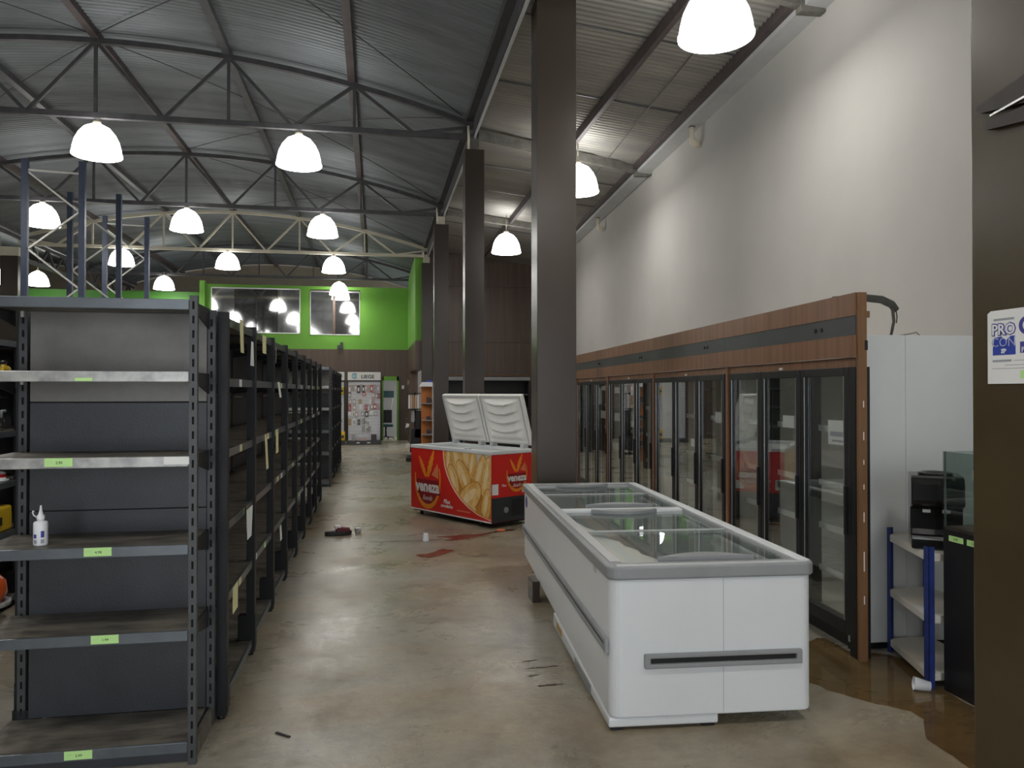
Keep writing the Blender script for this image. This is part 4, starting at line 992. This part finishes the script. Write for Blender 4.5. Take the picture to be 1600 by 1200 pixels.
# insulated pipe coming over the cold-room
pp = thing('insulated_pipe', 'dark foam covered pipe bending down onto the cold room', 'pipe', WP(2.70, 4.75, 0), -WA)
MB().tube([(0.0, 0, 2.25), (0.22, 0, 2.265), (0.37, 0.05, 2.262), (0.47, 0.09, 2.235), (0.505, 0.10, 2.20)], [0.022, 0.025, 0.026, 0.026, 0.024], 10).build('foam_sleeve', M['insul'], pp)
MB().tube([(0.475, 0.09, 2.22), (0.485, 0.09, 2.12), (0.455, 0.08, 2.012)], [0.012, 0.010, 0.009], 8).build('copper_tail', M['insul'], pp)
MB().tube([(0.505, 0.10, 2.21), (0.515, 0.10, 2.15), (0.51, 0.10, 2.11)], 0.004, 6).build('loose_wire', M['insul'], pp)
MB().tube([(0.10, 0.05, 2.008), (0.14, 0.05, 2.06), (0.21, 0.05, 2.05), (0.24, 0.05, 2.01), (0.40, 0.05, 2.012), (0.55, 0.05, 2.03), (0.62, 0.05, 2.045), (0.66, 0.05, 2.012)], 0.003, 5).build('thin_wire', M['insul'], pp)

# ================================================================== CORNER SHELF, DISPENSER, COUNTER
cs = thing('corner_shelf', 'small off white corner shelf with navy blue angle posts', 'shelf', (3.02, 3.80, 0))
foot_poly = [(0.0, 0.0), (0.42, 0.0), (0.46, 0.585), (0.185, 0.585)]
for z in (0.085, 0.40, 0.745):
    q = MB(); q.prism(foot_poly, z - 0.045, z, lambda x, y, zz: (x, y, zz)); q.build('shelf', M['beige_shelf'], cs, bevel=0.004)
for (x, y) in ((0.0, 0.0), (0.185, 0.59), (0.42, 0.0), (0.46, 0.585)):
    sx = -1 if x < 0.3 else 1; sy = -1 if y < 0.3 else 1
    q = BX((x - 0.004 if sx < 0 else x - 0.03, y + (-0.006 if sy < 0 else 0.0), 0, x + 0.034 if sx < 0 else x + 0.004, y + (0.0 if sy < 0 else 0.006), 0.785),
           (x - 0.006 if sx < 0 else x, y - 0.006 if sy < 0 else y - 0.03, 0, x if sx < 0 else x + 0.006, y + 0.03 if sy < 0 else y + 0.006, 0.785))
    q.build('angle_post', M['blue_paint'], cs)
wd = thing('water_dispenser', 'glossy black bottled water dispenser on the corner shelf', 'dispenser', (3.14, 4.02, 0.746), math.radians(-34))
prof = [(0.0, 0.0), (0.0, 0.05), (0.02, 0.06), (0.09, 0.065), (0.11, 0.10), (0.11, 0.22), (0.06, 0.235), (0.01, 0.25), (0.0, 0.28), (0.01, 0.37), (0.03, 0.405), (0.06, 0.415), (0.30, 0.415), (0.31, 0.40), (0.31, 0.0)]
q = MB(); q.prism(prof, 0, 0.27, lambda y, z, x: (x - 0.05, y - 0.12, z)); q.build('housing', M['black_gloss'], wd, bevel=0.008)
for x in (0.03, 0.13):
    tp = MB().tube([(x, -0.03, 0.235), (x, -0.055, 0.225), (x, -0.055, 0.195)], [0.014, 0.016, 0.010], 10).build('tap', M['black'], wd)
    BX((x - 0.02, -0.075, 0.205, x + 0.02, -0.06, 0.222)).build('tap_lever', M['light_grey'], tp)
BX((-0.045, -0.118, 0.055, 0.215, -0.03, 0.064)).build('drip_tray', M['grey_plastic'], wd)
MB().lathe([(0.09, 0.415), (0.095, 0.425), (0.075, 0.43), (0.06, 0.42)], (0.085, 0.05, 0), 20).build('bottle_collar', M['black_gloss'], wd)
ct = thing('display_counter', 'black counter with clear acrylic display box and yellow price tags', 'counter', (3.09, 3.772, 0))
BX((0, -1.3, 0.0, 0.38, 0, 0.875)).build('cabinet', M['black'], ct, bevel=0.004)
fr = BX((0.0, -1.3, 0.89, 0.006, 0, 1.317), (0.006, -0.006, 0.89, 0.38, 0, 1.317), (0.374, -1.3, 0.89, 0.38, -0.006, 1.317)).build('acrylic_box', M['clear'], ct)
BX((0.006, -1.29, 0.876, 0.374, -0.006, 0.905)).build('inner_tray', M['wood_wall'], ct)
BX((-0.004, -1.3, 0.87, 0.0, 0.0, 0.89)).build('edge_rail', M['black_gloss'], ct)
BX((0.012, -0.003, 0.90, 0.02, 0.004, 1.317)).build('corner_edge', M['grey_plastic'], ct)
for y0 in (-0.150, -0.280):
    o = BX((-0.006, y0, 0.832, -0.0006, y0 + 0.10, 0.862)).build('price_tag', M['tag_green'], ct)
    text('print', '2,39', 0.018, M['print_dark'], o, (-0.007, y0 + 0.05, 0.847), (0, -1, 0), (0, 0, 1), depth=0.0003)
BX((0.10, -0.25, 1.17, 0.101, -0.10, 1.22)).build('paper_note', M['paper'], ct)
tr = thing('acrylic_bin', 'grey translucent bin inside the acrylic counter box', 'bin', (3.22, 3.45, 0.906))
BX((0, -0.18, 0, 0.2, 0.18, 0.006), (0, -0.18, 0, 0.006, 0.18, 0.10), (0.194, -0.18, 0, 0.2, 0.18, 0.10), (0, 0.174, 0, 0.2, 0.18, 0.10)).build('walls', M['clear'], tr)

# ================================================================== FLOOR LITTER AND SPILLS
def cup(loc, label, rot=None, name='plastic_cup'):
    q = MB(); ax = rot
    q.lathe([(0, 0.002), (0.026, 0.0), (0.036, 0.082), (0.038, 0.084), (0.034, 0.082), (0.024, 0.004), (0, 0.004)], n=18, axis=ax)
    o = q.build(name, M['cup'], None, loc); return tag(o, label, 'cup')
cup((0.545, 8.50, 0.086), 'small white plastic cup standing upside down near the red spill', Matrix.Rotation(PI, 3, 'X'))
ax = Matrix.Rotation(math.radians(155), 3, 'Z') @ Matrix.Rotation(math.radians(82.5), 3, 'Y')
cup((3.00, 3.765, 0.0275), 'white plastic cup lying on the wet floor by the corner shelf', ax)
sl = thing('slipper', 'dark maroon slipper lying alone on the concrete aisle', 'shoe', (-0.42, 9.02, 0), math.radians(12))
q = MB(); sole = [(0.155 * math.cos(t * PI / 12), (0.055 + 0.012 * math.cos(t * PI / 12)) * math.sin(t * PI / 12)) for t in range(24)]
q.prism(sole, 0.0, 0.05, lambda x, y, z: (x, y, z)); q.build('sole', M['shoe_dark'], sl, bevel=0.01)
vs = []; 
q = MB()
for i in range(9):
    x = -0.02 + 0.15 * i / 8
    for j in range(9):
        th = PI * j / 8; r = 0.062 * (1 - 0.25 * i / 8)
        vs.append((x, r * math.cos(th), 0.045 + (0.055 - 0.02 * i / 8) * math.sin(th)))
q.add(vs, [(i * 9 + j, i * 9 + j + 1, (i + 1) * 9 + j + 1, (i + 1) * 9 + j) for i in range(8) for j in range(8)], True); q.build('upper', M['shoe_red'], sl)
BX((-0.04, -0.03, 0.07, 0.03, 0.03, 0.115)).build('white_lining', M['paper'], sl, bevel=0.01)
q = cup((-0.20, 9.10, 0.0), 'crushed white cup behind the maroon slipper'); q.scale = (1.2, 1.1, 0.75)
def blob(name, pts, m_, label, cat, z=0.0022, jitter=0.02, group=None):
    out = []; rnd = random.Random(len(pts) * 13 + int(abs(pts[0][0]) * 100))
    n = len(pts)
    for i in range(n):
        p0, p1, p2, p3 = (Vector(pts[(i + k - 1) % n]) for k in range(4))
        for t in (0, 0.2, 0.4, 0.6, 0.8):
            c = 0.5 * ((2 * p1) + (p2 - p0) * t + (2 * p0 - 5 * p1 + 4 * p2 - p3) * t * t + (3 * p1 - p0 - 3 * p2 + p3) * t ** 3)
            out.append((c.x + rnd.uniform(-1, 1) * jitter, c.y + rnd.uniform(-1, 1) * jitter))
    q = MB(); k = len(out); q.add([(x, y, z) for x, y in out], [tuple(range(k))]); q.add([(x, y, 0.0005) for x, y in out], [])
    bm_o = q.build(name, m_); return tag(bm_o, label, cat, group)
blob('wet_patch', [(2.90, 4.70), (2.45, 4.35), (2.42, 4.0), (2.55, 3.72), (2.72, 3.50), (2.58, 3.25), (2.56, 2.95), (2.60, 2.6), (3.05, 2.6), (3.085, 3.3), (3.08, 3.75), (3.20, 4.2), (3.12, 4.36), (2.97, 4.42)], M['wet'], 'brown wet patch on the floor before the corner shelf', 'puddle', jitter=0.012)
blob('red_spill', [(0.40, 7.77), (0.55, 7.86), (0.68, 8.03), (0.74, 8.0), (0.80, 7.92), (0.66, 7.73), (0.50, 7.64)], M['red_wet'], 'reddish arrow shaped spill on the floor between cup and island', 'stain', jitter=0.018)
blob('red_spill', [(0.68, 8.70), (0.95, 8.77), (1.15, 8.80), (1.36, 8.93), (1.54, 9.05), (1.62, 8.97), (1.34, 8.84), (1.10, 8.60), (0.95, 8.50), (0.76, 8.50), (0.85, 8.62)], M['red_wet'], 'long red spill on the floor in front of the chest freezer', 'stain', jitter=0.015)
blob('brown_trail', [(-0.1, 8.56), (0.25, 8.58), (0.5, 8.56), (0.72, 8.62), (0.74, 8.55), (0.5, 8.49), (0.2, 8.52)], M['brown_stain'], 'thin brown trail of liquid beside the standing cup', 'stain', jitter=0.012)
blob('crack_stain', [(0.82, 7.80), (0.90, 7.70), (0.98, 7.66), (1.05, 7.72), (1.12, 7.66), (1.06, 7.62), (0.96, 7.60), (0.86, 7.68)], M['brown_stain'], 'brown crack shaped stain right of the arrow shaped spill', 'stain', jitter=0.02)
for (x, y, l, w, lab) in ((0.93, 4.62, 0.05, 0.012, 'small dark scuff on the floor beside the island freezer, furthest of four'), (0.98, 4.50, 0.10, 0.010, 'long dark scuff on the floor beside the island freezer'),
        (0.90, 4.38, 0.035, 0.012, 'short dark scuff left of the island freezer base'), (0.97, 4.22, 0.075, 0.010, 'dark scuff beside the island freezer, nearest of four')):
    blob('floor_scuff', [(x - l, y - w * 0.6), (x - l * 0.3, y - w), (x + l * 0.5, y - w * 0.3), (x + l, y + w * 0.4), (x + l * 0.2, y + w * 0.7), (x - l * 0.5, y + w * 0.3)], M['dark_stain'], lab, 'stain', jitter=0.007)
o = MB(); o.lathe([(0, 0), (0.05, 0.0), (0.055, 0.012), (0.03, 0.02), (0, 0.02)], n=14); o = o.build('plastic_disc', M['peach'], None, (1.46, 9.0 - 0.04, 0.0025)); tag(o, 'small reddish plastic disc in the spill by the chest freezer', 'litter')
o = MB().bar((-0.47, 3.86, 0.004), (-0.40, 3.80, 0.004), 0.012, 0.006).build('twig', M['shoe_dark']); tag(o, 'thin dark stick lying on the floor near the end shelf', 'stick')

# ================================================================== FAR END: DISPLAYS AND GOODS
def board(x0, x1, label, header):
    t = thing('slat_display', label, 'display', (x0, 24.0, 0))
    w = x1 - x0
    BX((0, 0, 0, w, 0.35, 0.12)).build('base', M['band'], t)
    for a in (0, w - 0.035): BX((a, 0.30, 0.12, a + 0.035, 0.36, 2.24)).build('upright', M['black'], t)
    z = 0.125
    while z < 1.93:
        BX((0.035, 0.32, z, w - 0.035, 0.335, z + 0.088)).build('slat', M['slat_white'], t); z += 0.095
    BX((0.0, 0.336, 0.12, w, 0.35, 2.22)).build('backing', M['grey_pack'], t)
    BX((0.02, 0.26, 1.985, w - 0.02, 0.33, 2.24)).build('header_sign', M['paper'], t)
    BX((0.02, 0.27, 1.955, w - 0.02, 0.33, 1.985)).build('header_rail', M['black'], t)
    return t
b1 = board(-0.875, 0.175, 'white slatted display board with lettered header and hanging packs', True)
text('header_lettering', 'LIEGE', 0.155, M['print_dark'], b1, (0.63, 0.258, 2.09), (1, 0, 0), (0, 0, 1), bold=0.0035, depth=0.0008, sx=1.06)
rg = MB()
def sw_ring(r0, r1, a0, a1, n=18):
    o_ = [(0.235 + r0 * math.cos(a0 + (a1 - a0) * i / n), 2.115 + r0 * math.sin(a0 + (a1 - a0) * i / n)) for i in range(n + 1)]
    i_ = [(0.235 + r1 * math.cos(a0 + (a1 - a0) * i / n), 2.115 + r1 * math.sin(a0 + (a1 - a0) * i / n)) for i in range(n + 1)]
    rg.prism(o_ + i_[::-1], 0.2575, 0.2595, lambda x, z, y: (x, y, z))
sw_ring(0.092, 0.066, 0.6, 5.6); sw_ring(0.055, 0.03, -2.4, 2.6); sw_ring(0.018, 0.0, 0, 6.28)
rg.build('header_mark', M['print_teal'], b1)
for k, x in enumerate((0.30, 0.62)): BX((x, -0.006, 0.05, x + 0.10, -0.0005, 0.08)).build('base_sticker', M['paper'], b1)
b2 = board(-1.93, -0.93, 'white slatted display board half hidden by the far shelving', True)
random.seed(11)
def pack(x, z, w, h, m_, label, group, front=24.318):
    t = thing('hanging_pack', label, 'pack', (x, front, z), 0, group)
    BX((-w / 2, -0.02, -h, w / 2, -0.004, -0.02)).build('card', m_, t)
    BX((-w / 4, -0.03, -h * 0.8, w / 4, -0.02, -h * 0.35)).build('blister', M['cup'] if random.random() < 0.5 else M['grey_pack'], t)
    MB().tube([(0, -0.05, -0.005), (0, 0.012, -0.005)], 0.003, 5).build('hook', M['zinc'], t)
KD = {'skin_pack': 'pinkish blister pack', 'red_pack': 'red blister pack', 'grey_pack': 'grey tool pack', 'dark_pack': 'dark tool pack', 'amber_pack': 'amber pack', 'paper': 'white carded pack'}
PORD = ['first', 'second', 'third', 'fourth', 'fifth', 'sixth', 'seventh', 'eighth', 'ninth', 'tenth', 'eleventh']
prow = [0]; PROW = ['top', 'second', 'third', 'fourth', 'fifth', 'sixth', 'lowest']
def packs(zs, xs_, kinds, w=0.075, h=0.17):
    for i, x in enumerate(xs_):
        k = kinds[i % len(kinds)]
        pack(-0.875 + x, zs + random.uniform(-0.015, 0.015), w * random.uniform(1.0, 1.35), h * random.uniform(0.9, 1.3), M[k], f'{KD[k]}, {PORD[i]} from the left in the {PROW[prow[0]]} row of the slatted display', 'packs on the slatted display')
    prow[0] += 1
packs(1.86, [0.08, 0.17, 0.26, 0.35, 0.43, 0.50, 0.57, 0.66, 0.75, 0.84, 0.95], ['skin_pack', 'grey_pack', 'skin_pack', 'dark_pack', 'grey_pack', 'dark_pack', 'skin_pack', 'skin_pack', 'red_pack', 'grey_pack'], h=0.22)
packs(1.62, [0.08, 0.52, 0.80, 0.90, 0.97], ['grey_pack', 'red_pack', 'skin_pack'], h=0.15)
packs(1.42, [0.10, 0.22, 0.40, 0.72, 0.8], ['skin_pack', 'grey_pack', 'amber_pack', 'paper'], h=0.17)
packs(1.26, [0.08, 0.22, 0.42, 0.58, 0.66, 0.76, 0.85, 0.95], ['red_pack', 'skin_pack', 'paper', 'red_pack', 'skin_pack', 'grey_pack'], h=0.19)
packs(1.04, [0.08, 0.20, 0.29, 0.48, 0.60, 0.74, 0.88], ['paper', 'paper', 'skin_pack', 'grey_pack', 'dark_pack', 'paper', 'grey_pack'], h=0.17)
packs(0.80, [0.08, 0.22, 0.36, 0.50, 0.58, 0.66], ['amber_pack', 'paper', 'dark_pack', 'grey_pack', 'paper', 'paper'], h=0.2)
packs(0.58, [0.50, 0.60, 0.68], ['grey_pack', 'paper', 'grey_pack'], h=0.16)
for (x, w, h, m_, l) in ((0.20, 0.10, 0.20, 'grey_pack', 'grey carton standing on the display base, left one'), (0.42, 0.16, 0.09, 'skin_pack', 'pinkish carton lying low on the display base'), (0.55, 0.12, 0.10, 'skin_pack', 'pinkish carton right of the lying carton on the display base'), (0.82, 0.17, 0.19, 'dark_pack', 'black carton standing on the display base near its right end')):
    tag(BX((-w / 2, -0.07, 0, w / 2, 0.07, h)).build('carton', M[m_], None, (-0.875 + x, 24.15, 0.121), bevel=0.004), l, 'box')
for (x, z, w, h, l) in ((-1.03, 1.55, 0.13, 0.22, 'yellow pack high on the half hidden display board'), (-1.02, 0.19, 0.18, 0.28, 'yellow pack low beside the half hidden display board')):
    t = thing('yellow_pack', l, 'pack', (x, 24.2, z)); BX((-w / 2, -0.04, 0, w / 2, 0.11, h)).build('bag', M['yellow'], t, bevel=0.02); BX((-w / 3, -0.044, h * 0.3, w / 3, -0.04, h * 0.6)).build('print', M['print_dark'], t)
    if z < 0.5: t.location = (x, 24.2, 0.121)
t = thing('cable_box', 'small grey twin junction box where green wall meets brown panels', 'box', (-1.25, 25.93, 3.04))
BX((0, 0, 0, 0.09, 0.07, 0.12)).build('low_box', M['band'], t); BX((0.09, 0, 0, 0.18, 0.07, 0.22)).build('tall_box', M['band'], t)
o = BX((0.86, 25.975, 1.72, 0.94, 26.0, 1.84)).build('switch_plate', M['paper']); tag(o, 'white switch plate on the brown wall right of the doorway', 'switch')
o = BX((1.04, 25.4, 1.86, 1.06, 25.52, 2.0)).build('wall_sign', M['tag_yellow']); tag(o, 'small yellowish plate on the brown side wall', 'sign')
# inside the little room
oc = thing('office_chair', 'teal office chair with castors in the green doorway', 'chair', (0.35, 26.7, 0))
MB().tube([(0, 0, 0.08), (0, 0, 0.45)], 0.03, 8).build('column', M['black'], oc); BX((-0.25, -0.25, 0.43, 0.25, 0.25, 0.52)).build('seat', M['teal'], oc, bevel=0.03)
for k in range(5):
    a = 2 * PI * k / 5; MB().bar((0, 0, 0.09), (0.27 * math.cos(a), 0.27 * math.sin(a), 0.06), 0.04, 0.03).build('leg', M['black'], oc)
    MB().tube([(0.27 * math.cos(a) - 0.01, 0.27 * math.sin(a), 0.03), (0.27 * math.cos(a) + 0.01, 0.27 * math.sin(a), 0.03)], 0.03, 8).build('castor', M['black'], oc)
BX((-0.22, 0.22, 0.55, 0.22, 0.28, 1.0)).build('backrest', M['black'], oc, bevel=0.03)
o = thing('display_monitor', 'grey green board on a slanted pole behind the green doorway', 'sign', (0.45, 27.2, 0))
BX((-0.25, 0, 1.42, 0.18, 0.05, 1.66)).build('board', M['teal'], o); MB().tube([(0.15, 0.02, 1.42), (0.1, 0.02, 1.2), (-0.15, 0.02, 0.0)], 0.015, 6).build('pole', M['zinc'], o)
# spinner rack with magazines beside the opening
sp = thing('spinner_rack', 'black spinner rack with magazines and hanging bags near the opening', 'rack', (0.98, 19.6, 0))
MB().lathe([(0, 0), (0.20, 0), (0.20, 0.03), (0.03, 0.05), (0, 0.05)], n=16).build('base', M['black'], sp)
MB().tube([(0, 0, 0.04), (0, 0, 1.62)], 0.02, 8).build('pole', M['black'], sp)
BX((-0.20, -0.16, 1.18, 0.22, 0.16, 1.20), (-0.24, -0.2, 1.58, 0.22, 0.16, 1.60)).build('frame', M['black'], sp)
for k, m_ in enumerate(('paper', 'skin_pack', 'amber_pack', 'skin_pack', 'paper', 'grey_pack')):
    BX((-0.17 + k * 0.055, -0.17, 1.21, -0.13 + k * 0.055, -0.13, 1.55)).build('magazine', M[m_], sp)
for (x, z0, z1, m_, w_) in ((-0.05, 0.85, 1.18, 'grey_pack', 0.09), (0.08, 0.45, 1.15, 'black', 0.2), (0.02, 0.08, 0.7, 'shoe_dark', 0.3), (-0.2, 0.55, 0.95, 'dark_pack', 0.1), (0.17, 0.12, 1.1, 'black', 0.12)):
    q = MB(); q.prism([(x - w_ / 2, z0 + 0.03), (x, z0), (x + w_ / 2, z0 + 0.04), (x + w_ * 0.4, z1), (x - w_ * 0.35, z1)], -0.10, 0.06, lambda xx, zz, y: (xx, y, zz)); q.build('bag', M[m_], sp, bevel=0.01)
for (z0, z1) in ((0.72, 0.82), (0.22, 0.32)):
    q = MB(); q.prism([(-0.24, z0), (-0.16, z0 + 0.03), (-0.14, z1), (-0.22, z1 + 0.02)], -0.14, -0.06, lambda xx, zz, y: (xx, y, zz)); q.build('shoe_pair', M['paper'], sp)
tag(BX((-0.16, -0.1, 0, 0.16, 0.1, 0.09)).build('black_foot_block', M['black'], None, (0.86, 18.2, 0), bevel=0.01), 'low black block on the floor left of the chest freezer', 'block')
# orange shelf by the third pillar
og = thing('orange_shelf', 'narrow orange backed shelf with grey shelves beside the third pillar', 'shelf', (1.02, 17.3, 0))
BX((0, 0.26, 0, 0.26, 0.29, 1.75)).build('back_board', M['orange_panel'], og); BX((0.235, 0, 0, 0.255, 0.26, 1.75)).build('side_frame', M['light_grey'], og)
for z in (0.35, 0.66, 0.98, 1.36): BX((0, 0, z, 0.235, 0.26, z + 0.02)).build('shelf', M['grey_plastic'], og)
for z, h in ((0.38, 0.12), (0.681, 0.10), (1.001, 0.08), (1.381, 0.13)):
    tag(BX((-0.04, -0.06, 0, 0.05, 0.06, h)).build('small_goods', M['dark_pack'], None, (1.17, 17.44, z if z > 0.4 else 0.371), bevel=0.01), {0.38: 'dark item on the lowest board of the orange shelf', 0.681: 'dark item on the second board of the orange shelf', 1.001: 'dark item on the third board of the orange shelf', 1.381: 'dark item on the top board of the orange shelf'}[z], 'item')
t = thing('white_tray', 'white tray with blue item on top of the orange shelf', 'tray', (1.13, 17.43, 1.75))
q = MB(); q.prism([(-0.16, 0.0), (0.13, 0.0), (0.13, 0.10), (-0.10, 0.10)], -0.13, 0.13, lambda x, z, y: (x, y, z)); q.build('box', M['cup'], t); BX((0.0, -0.1, 0.10, 0.12, 0.1, 0.14)).build('blue_item', M['print_blue'], t)
# dark open refrigerated case at the end of the right aisle
oc2 = thing('open_display_case', 'black open refrigerated wall case at the end of the right aisle', 'cooler', (1.85, 20.3, 0))
BX((0, 0.6, 0, 2.25, 0.66, 1.98)).build('back', M['black'], oc2); BX((0, 0.05, 0, 2.25, 0.6, 0.35)).build('tub', M['black'], oc2)
for x in (0, 2.21): BX((x, 0.05, 0.35, x + 0.04, 0.6, 1.98)).build('side', M['black'], oc2)
BX((0, 0.0, 1.93, 2.25, 0.6, 2.03)).build('canopy', M['grey_plastic'], oc2, bevel=0.01)
for z in (1.54, 1.15, 0.75):
    s_ = BX((0.04, 0.12, z, 2.21, 0.6, z + 0.02)).build('shelf', M['black'], oc2); BX((0.04, 0.10, z - 0.01, 2.21, 0.12, z + 0.035)).build('price_rail', M['band'], s_)
    BX((0.60, 0.095, z - 0.008, 1.05, 0.10, z + 0.033)).build('white_strip', M['paper'], s_); BX((1.65, 0.095, z - 0.008, 1.80, 0.10, z + 0.033)).build('white_strip', M['paper'], s_)
